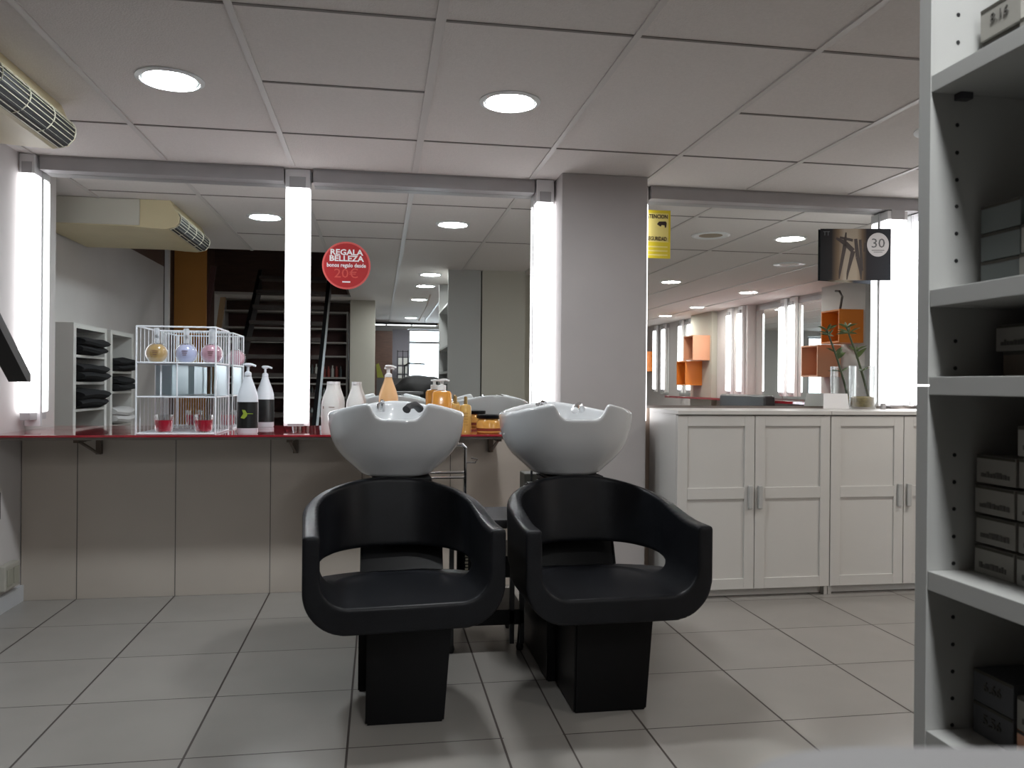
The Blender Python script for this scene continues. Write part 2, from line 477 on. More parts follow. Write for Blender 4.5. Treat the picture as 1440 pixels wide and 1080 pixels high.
def dull_lamp(x, y, label):
    t = empty('recessed_fitting', (x, y, HC), 0, label, 'ceiling fitting')
    MB().lathe([(.135, -.0005), (.135, -.005), (.118, -.011), (.10, -.004)], n=40).build('ring', lamp_ring, t, True)
    MB().lathe([(.10, -.003), (.05, -.006), (0.0001, -.0065)], n=32).build('grille', mat('bronze_grille', (.26, .21, .14), .5), t, True)
dull_lamp(2.32, 3.0, 'round unlit bronze ceiling fitting seen beside the yellow sign')
dull_lamp(3.54, 1.85, 'round unlit ceiling fitting seen left of the photo poster')
# ------------------------------------------------------------------ counter
ct = empty('glass_counter', (0, 0, .80), 0, 'long red glass counter under the left and middle mirrors', 'counter')
MB().box(-1.68, .60, 3.815, 4.215, .003, .013, bev=.0015).build('counter_top', red_glass, ct)
MB().box(-1.68, .60, 3.83, 4.215, -.010, .0029).build('counter_base', mat('counter_underside', (.20, .17, .15), .5), ct)
for k, x in enumerate((-1.33, -.41, .575)):
    g = MB(); g.box(x-.012, x+.012, 3.86, 4.178, -.024, -.011); g.box(x-.012, x+.012, 4.150, 4.178, -.10, -.02)
    g.prism([(3.90, -.026), (3.92, -.022), (4.160, -.095), (4.150, -.10)], 'x', x-.006, x+.006)
    g.build('bracket', mat('bracket_bronze', (.12, .09, .07), .4, metal=.5), ct)
# ------------------------------------------------------------------ wall outlet
ol = empty('wall_outlet', (-1.685, 4.02, .10), 0, 'small beige socket box low on the left wall corner', 'socket')
MB().box(.0, .035, -.075, .075, .0, .115, bev=.006).build('housing', socket_m, ol)
MB().box(.0352, .040, -.06, -.005, .02, .095, bev=.003).box(.0352, .040, .005, .06, .02, .095, bev=.003).build('cover', mat('outlet_face', (.34, .33, .27), .5), ol)
MATS_DONE = True
# ------------------------------------------------------------------ wire display stand
CZ = .813
def wire_stand():
    x0, x1, y0, y1, H = -1.076, -.735, 3.845, 4.165, .488
    cx = (x0+x1)/2
    t = empty('display_stand', (cx, y0, CZ), 0, 'white wire display stand with three tiers on the red counter', 'display stand')
    w = (x1-x0)/2; D = y1-y0; r = .0042
    f = MB()
    for sx in (-w, w):
        for yy in (0, D): f.tube([(sx, yy, 0), (sx, yy, H)], r, 6)
    for z in (r, .170, .325, H):
        f.tube([(-w, 0, z), (w, 0, z), (w, D, z), (-w, D, z), (-w, 0, z)], r, 6)
    f.tube([(w*.02, 0, .170), (w*.02, 0, .322)], r*.9, 6)
    f.build('frame', wire_w, t, True)
    g = MB()
    for k in range(1, 29):
        x = -w+2*w*k/29
        g.tube([(x, D, .006), (x, D, .168)], .0016, 5); g.tube([(x, D, .328), (x, D, H)], .0016, 5)
    for k in range(1, 5):
        y = D*k/5
        g.tube([(w, y, .006), (w, y, .168)], .0016, 5); g.tube([(w, y, .328), (w, y, H)], .0016, 5)
        g.tube([(-w, y, .006), (-w, y, .168)], .0016, 5); g.tube([(-w, y, .328), (-w, y, H)], .0016, 5)
    g.build('wire_grid', wire_w, t)
    for z in (.0, .166, .321):
        MB().box(-w+.003, w-.003, .004, D-.003, z+.003, z+.007).build('tier', mat('tier_white', (.66, .70, .74), .3), t)
    MB().box(-w+.006, -w*.12, D-.02, D-.015, .175, .318).box(-w*.12, -w*.10, D*.02, D-.01, .175, .318).build('back_panel', frost, t)
    MB().box(w-.007, w-.004, .006, D-.006, .175, .318).build('side_panel', frost, t)
    MB().box(-w*.45, -w*.41, .03, .035, .175, .318).build('divider', wire_w, t)
    return t
wire_stand()
# round perfume bottles
def spray_flask(x, y, z, m, label):
    t = empty('round_bottle', (x, y, z), 0, label, 'bottle', 'round bottles on the wire stand')
    prof = []
    R = .046
    for k in range(13):
        a = -PI/2*.80+(PI*.80-.12)*k/12+.12*0
        prof.append((R*math.cos(a), .0405+R*.97*math.sin(a)))
    MB().lathe([(0.0001, prof[0][1])]+prof+[(0.0001, prof[-1][1])], n=28, sy=.62).build('flask', m, t, True)
    R2 = R*1.09
    MB().lathe([(R2*math.cos(-PI/2*.8+PI*.78*k/12), .0405+R2*math.sin(-PI/2*.8+PI*.78*k/12)) for k in range(13)], n=28, sy=.60).build('glass_wall', MATS['thin_shell'], t, True)
    MB().lathe([(.0135, .087), (.0135, .150), (.010, .156), (0.0001, .156)], n=16).build('cap', MATS['cap_clear'], t, True)
    MB().lathe([(.006, .084), (.006, .130), (.0075, .132), (.0075, .148), (.0001, .149)], n=12).build('pump', mat('grey_pump', (.30, .32, .34), .4), t, True)
    p = MB()
    for k in range(3): p.box(-.013+.002*k, .013-.003*k, -.0315-.0, -.0298, .050-.009*k, .0525-.009*k)
    p.build('print', mat('flask_print', (.20, .10, .09), .5), t)
def thin_mat(name, col, a):
    m = bpy.data.materials.new(name); m.use_nodes = True; nt = m.node_tree
    for n in list(nt.nodes):
        if n.type != 'OUTPUT_MATERIAL': nt.nodes.remove(n)
    out = [n for n in nt.nodes if n.type == 'OUTPUT_MATERIAL'][0]
    tr = nt.nodes.new('ShaderNodeBsdfTransparent'); tr.inputs[0].default_value = (*col, 1)
    gl = nt.nodes.new('ShaderNodeBsdfGlossy'); gl.inputs[0].default_value = (1, 1, 1, 1); gl.inputs[1].default_value = .05
    fr = nt.nodes.new('ShaderNodeLayerWeight'); fr.inputs[0].default_value = a
    mx = nt.nodes.new('ShaderNodeMixShader')
    nt.links.new(fr.outputs['Facing'], mx.inputs[0]); nt.links.new(tr.outputs[0], mx.inputs[1]); nt.links.new(gl.outputs[0], mx.inputs[2])
    nt.links.new(mx.outputs[0], out.inputs[0])
    MATS[name] = m
    return m
thin_mat('thin_shell', (.97, .98, 1.0), .35); mat('cap_clear', (.78, .80, .84), .1, alpha=.45, coat=.5); thin_mat('thin_glass', (.95, .96, .96), .35)
TZ = CZ+.321+.0075
spray_flask(-1.004, 3.90, TZ, ochre, 'round ochre bottle, leftmost on the top tier of the wire stand')
spray_flask(-.876, 3.90, TZ, lilac, 'round lilac-white bottle in the middle of the top tier of the wire stand')
spray_flask(-.764, 3.90, TZ, pinkl, 'round pink bottle, rightmost on the top tier of the wire stand')
def candle(x, y, label):
    z = CZ+.0075
    t = empty('candle_glass', (x, y, z), 0, label, 'candle', 'red candles on the wire stand')
    MB().lathe([(.0001, .004), (.031, .004), (.036, .014), (.0395, .055), (.0001, .056)], n=28).build('wax', wax, t, True)
    MB().lathe([(.0001, 0), (.036, 0), (.040, .012), (.0425, .080), (.0405, .080), (.0398, .057)], n=28).build('glass', MATS['thin_glass'], t, True)
    MB().tube([(0, 0, .056), (.001, 0, .066)], .001, 5).build('wick', black_matte, t)
candle(-.975, 3.92, 'red candle in a glass, left one on the bottom tier of the wire stand')
candle(-.800, 3.92, 'red candle in a glass, right one on the bottom tier of the wire stand')
# ------------------------------------------------------------------ pump bottles etc. on the counter
def pump_bottle(x, y, label, body, H=.325, dark=True, rz=0.0, lab=True):
    t = empty('pump_bottle', (x, y, CZ), rz, label, 'bottle')
    R = .0475; s = H/.325
    pr = [(.0001, 0), (R*.93, 0), (R, .006*s), (R, .150*s), (R*.97, .175*s), (R*.80, .205*s), (R*.52, .240*s), (R*.36, .262*s), (R*.34, .270*s), (.0001, .270*s)]
    MB().lathe(pr, n=32, sy=.72).build('bottle_body', body, t, True)
    p = MB(); p.lathe([(.0001, .2705*s), (.0165, .2705*s), (.0155, .285*s), (.006, .292*s), (.006, .312*s), (.016, .316*s), (.020, .322*s), (.014, .329*s), (.0001, .330*s)], n=20)
    p.tube([(0, 0, .320*s), (.018, -.002, .322*s), (.036, -.004, .316*s)], [.007, .006, .005], 8)
    p.build('pump', pump_clear if not dark else bottle_pearl, t, True)
    if lab:
        MB().lathe([(R*1.012, .026), (R*1.012, .148)], n=32, sy=.725).build('label', label_b, t, True)
        g = MB(); g.prism([(-.026, .074), (-.010, .070), (.002, .082), (.004, .092), (.030, .0925), (.030, .0945), (.002, .096), (-.006, .110), (-.020, .112), (-.014, .094)], 'y', -.0356, -.0346).build('label_print', green_s, t)
    return t
pump_bottle(-.607, 3.93, 'tall white pump bottle with a black label beside the wire stand', bottle_pearl)
pump_bottle(.045, 3.95, 'tall peach-filled pump bottle behind the left wash basin', peach, dark=False, lab=False, rz=0)
def milk_bottle(x, y, label, mark=False):
    t = empty('lotion_bottle', (x, y, CZ), 0, label, 'bottle', 'white lotion bottles behind the left basin')
    MB().lathe([(.0001, 0), (.040, 0), (.0425, .006), (.0425, .135), (.040, .155), (.030, .185), (.0205, .212), (.018, .225), (.018, .232)], n=28, sy=.75).build('bottle_body', bottle_w, t, True)
    MB().lathe([(.0165, .2325), (.0175, .236), (.0175, .246), (.0001, .247)], n=20).build('cap', white_plastic, t, True)
    if mark:
        MB().box(-.033, -.027, -.0225, -.0205, .118, .130).box(-.006, .020, -.0335, -.0315, .124, .1265).build('print', mat('brown_print', (.16, .07, .05), .6), t)
milk_bottle(-.228, 3.93, 'white lotion bottle standing clear at the left of the left basin', True)
milk_bottle(-.112, 3.93, 'white lotion bottle half hidden behind the left basin rim')
t = empty('soap_dispenser', (.302, 3.95, CZ), 0, 'square amber soap bottle with a clear pump behind the left basin', 'bottle')
MB().lathe([(.0001, 0), (.046, 0), (.048, .006), (.048, .192), (.040, .204), (.018, .208), (.0001, .208)], n=32, sy=.7, power=4.5).build('bottle_body', amber, t, True)
p = MB(); p.lathe([(.0001, .2085), (.021, .2085), (.021, .232), (.008, .236), (.008, .252), (.020, .254), (.020, .262), (.0001, .264)], n=20)
p.tube([(0, 0, .258), (.02, -.01, .259), (.036, -.015, .254)], [.007, .006, .005], 8); p.build('pump', pump_clear, t, True)
def oil_spray(x, y, label):
    t = empty('oil_spray', (x, y, CZ), 0, label, 'bottle', 'golden oil sprays on the counter')
    MB().lathe([(.0001, 0), (.026, 0), (.0275, .005), (.0275, .125), (.024, .136), (.010, .142), (.0001, .142)], n=24, sy=.8, power=3).build('bottle_body', gold, t, True)
    MB().lathe([(.0001, .1425), (.0095, .1425), (.0085, .160), (.0075, .178), (.0001, .180)], n=14).build('sprayer', mat('bronze_spray', (.30, .20, .07), .3, metal=.5), t, True)
    p = MB()
    for k in range(5): p.box(-.010, .010-.003*(k % 2), -.0238, -.0225, .04+.014*k, .0425+.014*k)
    p.build('print', mat('ochre_print', (.34, .17, .03), .5), t)
oil_spray(.418, 3.93, 'slim golden oil spray just right of the left basin rim')
oil_spray(.378, 4.04, 'slim golden oil spray behind the other one, nearer the mirror')
t = empty('hair_mask_jar', (.533, 3.93, CZ), 0, 'low amber jar with a black lid at the right end of the counter', 'jar')
MB().lathe([(.0001, 0), (.056, 0), (.061, .006), (.061, .050), (.052, .068), (.050, .072), (.0001, .072)], n=36).build('jar_body', mat('jar_amber', (.60, .30, .07), .12, coat=.5), t, True)
MB().lathe([(.0001, .0725), (.058, .0725), (.060, .076), (.060, .088), (.057, .091), (.0001, .091)], n=36).build('lid', black_gloss, t, True)
MB().lathe([(.0615, .012), (.0615, .026)], n=36).build('label', mat('jar_label', (.20, .03, .01), .5), t, True)
# ------------------------------------------------------------------ stickers, signs and poster on the mirrors
st = empty('round_sticker', (-.171, YM-.001, 1.655), 0, 'round red gift-voucher sticker on the middle mirror', 'sticker')
def disc(r, y0, y1, n=48, cx=0, cz=0):
    m_ = MB(); m_.prism([(cx+r*math.cos(2*PI*k/n), cz+r*math.sin(2*PI*k/n)) for k in range(n)], 'y', y0, y1); return m_
disc(.122, -.0016, 0).build('rim', red_rim, st)
disc(.113, -.0026, -.0017).build('disc', red_st, st)
TR = (PI/2, 0, 0)
text_mesh('lettering', 'REGALA', .040, txt_w, st, (0, -.003, .066), TR, bold=.0012, sx=1.12)
text_mesh('lettering', 'BELLEZA', .040, txt_w, st, (0, -.003, .034), TR, bold=.0012, sx=1.12)
text_mesh('lettering', 'bonos regalo desde', .029, txt_w, st, (0, -.003, .000), TR, bold=.0006, sx=.86)
text_mesh('lettering', '20\u20ac', .066, red_txt, st, (0, -.003, -.043), TR, sx=1.15)
MB().box(-.020, .020, -.0032, -.0027, -.088, -.081).build('small_print', txt_w, st)
sg = empty('yellow_sign', (1.487, YM-.001, 1.748), 0, 'yellow security notice with a black emblem at the top left of the right mirror', 'sign')
MB().box(-.078, .078, -.004, 0, 0, .262, bev=.001).build('board', yellow, sg)
MB().box(-.070, .066, -.0046, -.0041, .088, .245).build('panel', yellow2, sg)
text_mesh('lettering', 'ATENCION', .030, black_pr, sg, (0, -.005, .226), TR, bold=.0006, sx=.80)
text_mesh('lettering', 'SEGURIDAD', .030, black_pr, sg, (0, -.005, .105), TR, bold=.0006, sx=.70)
MB().prism([(.000, .185), (.012, .200), (.050, .202), (.056, .192), (.052, .168), (.045, .168), (.043, .180), (.026, .181), (.022, .172), (.014, .176)], 'y', -.0052, -.0047).build('emblem', black_pr, sg)
s_ = MB()
for k in range(3): s_.box(-.070, .062, -.0046, -.0041, .014+.022*k, .022+.022*k)
s_.build('stripe', yellow2, sg)
def poster_mat():
    m = bpy.data.materials.new('poster_print'); m.use_nodes = True; nt = m.node_tree; b = nt.nodes['Principled BSDF']
    tc = nt.nodes.new('ShaderNodeTexCoord'); sx = nt.nodes.new('ShaderNodeSeparateXYZ'); nt.links.new(tc.outputs['Object'], sx.inputs[0])
    cr = nt.nodes.new('ShaderNodeValToRGB'); mr = nt.nodes.new('ShaderNodeMapRange')
    mr.inputs['From Min'].default_value = -.217; mr.inputs['From Max'].default_value = .217
    nt.links.new(sx.outputs[0], mr.inputs['Value']); nt.links.new(mr.outputs[0], cr.inputs[0])
    e = cr.color_ramp.elements
    e[0].position = 0; e[0].color = (.010, .011, .014, 1); e[1].position = 1; e[1].color = (.03, .035, .045, 1)
    for p, c_ in ((.16, (.015, .014, .016, 1)), (.26, (.20, .14, .09, 1)), (.34, (.42, .36, .29, 1)), (.52, (.42, .35, .27, 1)), (.60, (.16, .11, .07, 1)), (.66, (.022, .02, .026, 1))):
        q = e.new(p); q.color = c_
    nt.links.new(cr.outputs[0], b.inputs['Base Color']); b.inputs['Roughness'].default_value = .55; b.inputs['Specular IOR Level'].default_value = .2
    return m
po = empty('photo_poster', (2.640, 4.172, 1.655), -.205, 'dark photo poster with a white 30 badge high on the right mirror', 'poster')
po.scale = (.90, 1, 1)
MB().box(-.217, .217, -.004, 0, 0, .290).build('board', poster_mat(), po)
a_ = MB()
def limb(pts, wid):
    for (p0, p1, w0, w1) in zip(pts[:-1], pts[1:], wid[:-1], wid[1:]):
        dx, dz = p1[0]-p0[0], p1[1]-p0[1]; L_ = math.hypot(dx, dz); nx_, nz_ = -dz/L_, dx/L_
        a_.prism([(p0[0]+nx_*w0, p0[1]+nz_*w0), (p1[0]+nx_*w1, p1[1]+nz_*w1), (p1[0]-nx_*w1, p1[1]-nz_*w1), (p0[0]-nx_*w0, p0[1]-nz_*w0)], 'y', -.0048, -.0041)
def P_(px, py): return ((px-575)/1000*.50, (868-py)/1000*.425)
limb([P_(455, 235), P_(440, 420), P_(385, 750)], [.004, .012, .008])
limb([P_(385, 750), P_(375, 850)], [.008, .003])
limb([P_(335, 310), P_(450, 380), P_(545, 480), P_(480, 770), P_(470, 860)], [.006, .014, .014, .007, .003])
limb([P_(380, 300), P_(540, 340)], [.006, .008])
limb([P_(575, 320), P_(600, 560), P_(640, 740), P_(645, 860)], [.010, .012, .010, .003])
limb([P_(630, 330), P_(655, 740)], [.008, .008])
limb([P_(690, 370), P_(680, 490)], [.005, .004])
a_.build('printed_figures', black_pr, po)
disc(.067, -.0052, -.0042, cx=.137, cz=.200).build('badge', mat('badge_white', (.62, .60, .62), .4), po)
text_mesh('lettering', '30', .074, mat('badge_grey', (.12, .12, .13), .5), po, (.137, -.0056, .206), TR, sx=1.2)
MB().box(.098, .176, -.0056, -.0053, .166, .171).box(.110, .164, -.0056, -.0053, .156, .160).build('small_print', mat('badge_grey2', (.25, .25, .26), .5), po)
text_mesh('lettering', 'TT', .034, mat('dim_print', (.14, .15, .16), .5), po, (-.180, -.0046, .262), TR)
# ------------------------------------------------------------------ white cabinets
def cabinet(x0, label, feet=True):
    Wd = .812; y0 = 3.785; D = .395; H = .932
    t = empty('white_cabinet', (x0+Wd/2, y0, 0), 0, label, 'cabinet', 'white two-door cabinets')
    w = Wd/2
    c = MB()
    c.box(-w, -w+.018, .0, D, 0, .912); c.box(w-.018, w, .0, D, 0, .912); c.box(-w+.018, w-.018, D-.006, D, .05, .912)
    c.box(-w+.018, w-.018, .02, D-.006, .05, .066)
    c.build('body', lam_white, t)
    MB().box(-w-.001, w+.001, -.026, D, .9121, H, bev=.002).build('top_board', lam_white, t)
    MB().box(-w+.018, w-.018, .035, .048, .002, .049).build('plinth', lam_white, t)
    for s in (-1, 1):
        a0, a1 = (-w+.001, -.002) if s < 0 else (.002, w-.001)
        z0, z1 = .046, .907
        d = MB()
        fw = .052
        # frame and recessed panels
        d.box(a0, a0+fw, -.018, -.001, z0, z1, bev=.0015); d.box(a1-fw, a1, -.018, -.001, z0, z1, bev=.0015)
        for (q0, q1) in ((z0, z0+fw), (z1-fw, z1), (.522-.028, .522+.028)): d.box(a0+fw, a1-fw, -.018, -.001, q0, q1, bev=.0015)
        d.box(a0+fw-.003, a1-fw+.003, -.010, -.001, z0+fw-.004, z1-fw+.004)
        dr = d.build('door', lam_white, t)
        hx = a1-.024 if s < 0 else a0+.024
        MB().box(hx-.011, hx+.011, -.034, -.0185, .445, .560, bev=.004).build('door_handle', cab_handle, dr)
    return t
cabinet(1.443, 'white two-door cabinet next to the grey pillar')
cabinet(2.259, 'white two-door cabinet under the vase, partly behind the shelf unit')
cabinet(3.08, 'white two-door cabinet hidden at the far right of the row')
bpy.data.objects['white_cabinet'].location = bpy.data.objects['white_cabinet'].location
# vase with bamboo
CT = .9325
v = empty('glass_vase', (2.662, 4.125, CT), 0, 'clear glass vase with gravel on the white cabinet', 'vase')
MB().lathe([(.0001, 0), (.066, 0), (.070, .006), (.071, .240), (.067, .240), (.0655, .012), (.0001, .012)], n=36).build('glass', MATS['thin_glass'], v, True)
MB().lathe([(.0001, .013), (.061, .013), (.063, .060), (.040, .070), (.0001, .068)], n=24).build('gravel', moss, v, True)
pl = empty('bamboo_plant', (2.682, 4.12, CT+.02), 0, 'lucky bamboo stem with a few leaves leaning in the glass vase', 'plant')
MB().tube([(.012, 0, .045), (-.015, 0, .14), (-.055, 0, .26), (-.095, 0, .36), (-.125, .0, .435)], [.007, .0065, .006, .0055, .004], 8).build('stem', green_st, pl, True)
def leafmesh(pts):
    m_ = MB()
    for (p, d, L_, w_) in pts:
        p = Vector(p); d = Vector(d).normalized(); s_ = d.cross(Vector((0, 1, .3))).normalized()
        dn = Vector((0, 0, -1))
        prev = None
        rings = []
        for k in range(7):
            u = k/6; c_ = p+d*L_*u+dn*L_*.28*u*u; ww = w_*math.sin(PI*min(1, u*.92+.08))
            up = s_.cross(d)*.0022
            rings.append([m_.bm.verts.new(c_-s_*ww), m_.bm.verts.new(c_+up), m_.bm.verts.new(c_+s_*ww), m_.bm.verts.new(c_-up*.5)])
        for a, b_ in zip(rings[:-1], rings[1:]):
            for k in range(4): m_.bm.faces.new((a[k], a[(k+1) % 4], b_[(k+1) % 4], b_[k]))
        m_.bm.faces.new(rings[0]); m_.bm.faces.new(rings[-1][::-1])
    return m_
lv = []
rnd = random.Random(3)
for (bx_, bz_) in ((-.122, .43), (-.110, .40), (-.070, .30), (-.03, .19)):
    n_ = 8 if bz_ > .35 else 2
    for k in range(n_):
        a = rnd.uniform(0, 2*PI)
        lv.append(((bx_, 0, bz_), (math.cos(a), math.sin(a)*.5, rnd.uniform(.1, .9)), rnd.uniform(.04, .085), .006))
for k in range(5): lv.append(((-.062, 0, .26), (rnd.uniform(-.1, .8), rnd.uniform(-.4, .4), 1), rnd.uniform(.08, .11), .012))
leafmesh(lv).build('leaves', green_l, pl, True)
for (x, y, w, h_, rz, l) in ((2.50, 4.12, .16, .085, .05, 'white card leaning by the vase on the white cabinet'),):
    cdd = MB(); cdd.prism([(-w/2, 0), (w/2, 0), (w/2, h_), (-w/2+.01, h_)], 'y', -.001, .001)
    tag(cdd.build('white_card', white_plastic, None, False, (x, y, CT+.0005), (-.18, 0, rz)), l, 'card')
bx = MB().box(-.045, .045, -.03, .03, 0, .115, bev=.002).build('paper_box', mat('grey_paper', (.45, .46, .47), .6), None, False, (3.02, 4.06, CT), None)
tag(bx, 'small grey box at the right end of the cabinet top, beside the shelf unit', 'box')
sp = MB().lathe([(.0001, 0), (.014, 0), (.014, .030), (.0001, .034)], n=16).build('small_jar', cap_grey, None, True, (2.765, 4.09, CT))
tag(sp, 'tiny grey jar beside the batten on the white cabinet', 'jar')
# ------------------------------------------------------------------ wash units
def shell_sdf(X, Y, Z):
    # front at y=0, seat floor .40, outer half width .30
    lean = np.clip(Z-.40, 0, 1)*.16
    Yl = Y-lean*np.clip(Y/.5, 0, 1)
    def plan(hw, y1, rc):
        # rounded rectangle spanning y -1..y1
        cx, cy = hw-rc, (y1-1)/2
        hy = (y1+1)/2-rc
        qx = np.abs(X)-cx; qy = np.abs(Yl-cy)-hy
        return np.hypot(np.maximum(qx, 0), np.maximum(qy, 0))+np.minimum(np.maximum(qx, qy), 0)-rc
    def solid(dp, zb, r):
        dz = zb-Z
        a = np.maximum(dp+r, 0); b = np.maximum(dz+r, 0)
        return np.hypot(a, b)-r+np.minimum(np.maximum(dp+r, dz+r), 0)
    t = .050
    taper = 0.035*np.clip((.62-Z)/.3, 0, 1)*0
    outer = solid(plan(.302, .52, .24)+taper, .318, .13)
    dpi = plan(.302-t, .52-t*.8, .20)
    inner = solid(dpi, .398, .085)
    d = smax(outer, -inner, .014)
    ys_ = np.clip((Y-.08)/.40, 0, 1)
    zt = .612+.104*ys_*ys_*(3-2*ys_)*(1-.62*np.clip(np.abs(X)/.30, 0, 1)**2)
    # back is a rounded arch seen from the front
    d = smax(d, (Z-zt)*.93, .010)
    d = smax(d, -(Y-.012*np.abs(X)), .008)
    # eye-shaped opening between seat and back band
    th = np.arctan2(X, np.maximum(Yl-.20, -.5)+1e-6)
    k = np.clip(1-(th/1.35)**2, 0, 1)
    half = .043*np.sqrt(k)-.03*(k <= 0)
    hole = np.abs(Z-.434)-half
    hole = np.maximum(hole*.9, -(dpi+.045))
    hole = np.maximum(hole, .10-Y)
    d = smax(d, -hole, .012)
    return d
def bowl_sdf(X, Y, Z):
    # Z 0 bottom .. .29 rim ; y -.26 neck side .. +.28
    zs_ = [-.05, 0, .015, .04, .075, .10, .14, .19, .23, .30]
    zf_ = np.linspace(-.05, .30, 141); kr_ = np.ones(17)/17
    def sm_(v):
        f_ = np.interp(zf_, zs_, v)
        for _ in range(2): f_ = np.convolve(np.pad(f_, 8, mode='edge'), kr_, mode='valid')
        return np.interp(Z, zf_, f_)
    a = sm_( [.11, .122, .136, .168, .204, .222, .240, .249, .252, .254])
    b = sm_( [.13, .150, .160, .182, .212, .228, .246, .258, .264, .268])
    u = Z
    cy = .02+.0*u
    def ell(a, b, p=2.35):
        return ((np.abs(X)/a)**p+(np.abs(Y-cy)/b)**p)**(1/p)
    outer = (ell(a, b)-1)*np.minimum(a, b)*.85
    outer = smax(outer, -Z, .02)
    ai, bi = a-.022, b-.024
    ai = np.maximum(ai-.03*np.clip((.12-Z)/.12, 0, 1), .02); bi = np.maximum(bi-.03*np.clip((.12-Z)/.12, 0, 1), .02)
    inner = smax((ell(ai, bi)-1)*np.minimum(ai, bi)*.85, .05-Z, .05)
    # rim: lower at the sides, high beside the neck notch
    rim = .290-.052*np.clip(np.abs(X)/.25, 0, 1)**1.7-.015*np.clip((Y+.05)/.3, 0, 1)
    d = smax(outer, -inner, .012)
    d = smax(d, (Z-rim)*.9, .014)
    # neck notch at the front
    w = .062+np.clip((Z-.205)/.085, 0, 1.3)*.040
    notch = np.maximum(np.maximum(np.abs(X)-w, .222-Z), Y+.02)
    notch = smax(smax(np.abs(X)-w, .222-Z, .03), Y+.02, .01)
    d = smax(d, -notch, .018)
    return d
shell_me = sdf_mesh(shell_sdf, (-.33, -.03, .29), (.33, .66, .76), .006)
bowl_me = sdf_mesh(bowl_sdf, (-.28, -.28, -.02), (.28, .32, .32), .0055)
def wash_unit(x, y, label, rz, srz, brz):
    t = empty('wash_unit', (x, y, 0), rz, label, 'salon chair', 'backwash chairs with basins')
    sh = link('seat_shell', shell_me.copy() if False else shell_me, None, t, False, (0, 0, 0), (0, 0, srz))
    # front pedestal, slightly flared upwards
    b = MB()
    def frus(x0, x1, y0, y1, z0, X0, X1, Y0, Y1, z1):
        A = [b.bm.verts.new(p) for p in ((x0, y0, z0), (x1, y0, z0), (x1, y1, z0), (x0, y1, z0))]
        B = [b.bm.verts.new(p) for p in ((X0, Y0, z1), (X1, Y0, z1), (X1, Y1, z1), (X0, Y1, z1))]
        for k in range(4): b.bm.faces.new((A[k], A[(k+1) % 4], B[(k+1) % 4], B[k]))
        b.bm.faces.new(A[::-1]); b.bm.faces.new(B)
    frus(-.121, .121, .115, .392, 0, -.118, .145, .115, .392, .332)
    es = list(b.bm.edges)
    bmesh.ops.bevel(b.bm, geom=es, offset=.006, segments=2, affect='EDGES')
    b.build('pedestal', black_gloss, t)
    b = MB()
    b.prism([(.40, 0), (.40, .312), (.545, .3165), (.628, .50), (.628, .655), (.86, .655), (.86, 0)], 'x', -.150, .150)
    bmesh.ops.bevel(b.bm, geom=list(b.bm.edges), offset=.005, segments=2, affect='EDGES')
    b.build('rear_column', black_gloss, t)
    k = MB()
    for i in range(4): k.box(-.112+.004*(i % 2), .112-.004*(i % 2), .60, .83, .656+.013*i, .6665+.013*i, bev=.003)
    nk = k.build('tilt_mount', black_matte, t)
    for sx in (-1, 1):
        MB().tube([(sx*.100, .60, .684), (sx*.106, .585, .688), (sx*.095, .580, .693)], .006, 8).build('clamp', chrome, nk, True)
    bw = link('basin', bowl_me, None, t, False, (-.020, .70, .709), (0, 0, brz)); bw.scale = (1.02, 1.0, 1.0)
    tp = MB()
    tp.tube([(.09, .10, .245), (.07, .06, .262), (.045, .01, .258), (.035, -.01, .245)], [.016, .014, .012, .016], 10)
    tp.build('shower_head', black_matte if x < .5 else chrome, bw, True)
    MB().lathe([(.0001, .23), (.018, .23), (.018, .262), (.010, .268), (.0001, .268)], cx=-.06, cy=.20, n=16).tube([(-.06, .20, .262), (-.055, .16, .275), (-.05, .13, .272)], .006, 8).build('tap', chrome, bw, True)
    return t
for me_, m_ in ((shell_me, black_shell), (bowl_me, ceramic)):
    me_.materials.append(m_); me_.polygons.foreach_set('use_smooth', [True]*len(me_.polygons))
wash_unit(.087, 2.40, 'left wash chair, black tub seat with white basin, its arm facing the counter', 0, .09, .0)
wash_unit(.745, 2.40, 'right wash chair, black tub seat with white basin in front of the pillar', 0, .03, .03)
# ------------------------------------------------------------------ black trolley between and behind the seats
tr = empty('salon_trolley', (.52, 3.14, 0), 0, 'black salon trolley with trays standing between the wash chairs', 'trolley')
MB().box(-.25, .055, 0, .34, .485, .52, bev=.004).build('top_tray', dark_grey, tr)
MB().box(-.25, .055, 0, .34, .105, .165, bev=.004).build('bottom_tray', black_gloss, tr)
MB().box(-.10, .055, .005, .335, .29, .375, bev=.004).build('drawer', black_gloss, tr)
for sx in (-.235, .005, .045):
    MB().box(sx-.009, sx+.009, .0, .018, .03, .484).build('post', steel_b, tr)
for sx in (-.235, .04):
    for yy in (.02, .31):
        MB().lathe([(.0001, 0), (.012, .0), (.016, .014), (.012, .03), (.006, .104)], cx=sx, cy=yy, n=12).build('caster', steel_b, tr, True)
bt = empty('dark_bottle', (.345, 3.20, .1655), 0, 'slim black bottle with pale vertical lettering on the trolley behind the left seat', 'bottle')
MB().lathe([(.0001, 0), (.034, 0), (.036, .01), (.036, .25), (.020, .28), (.0001, .285)], n=24).build('body', black_gloss, bt, True)
bl_ = MB()
for k in range(6): bl_.box(-.006+.002*(k % 2), .006, -.0375, -.0362, .155+.013*k, .163+.013*k)
bl_.build('print', mat('pale_print', (.30, .28, .20), .5), bt)
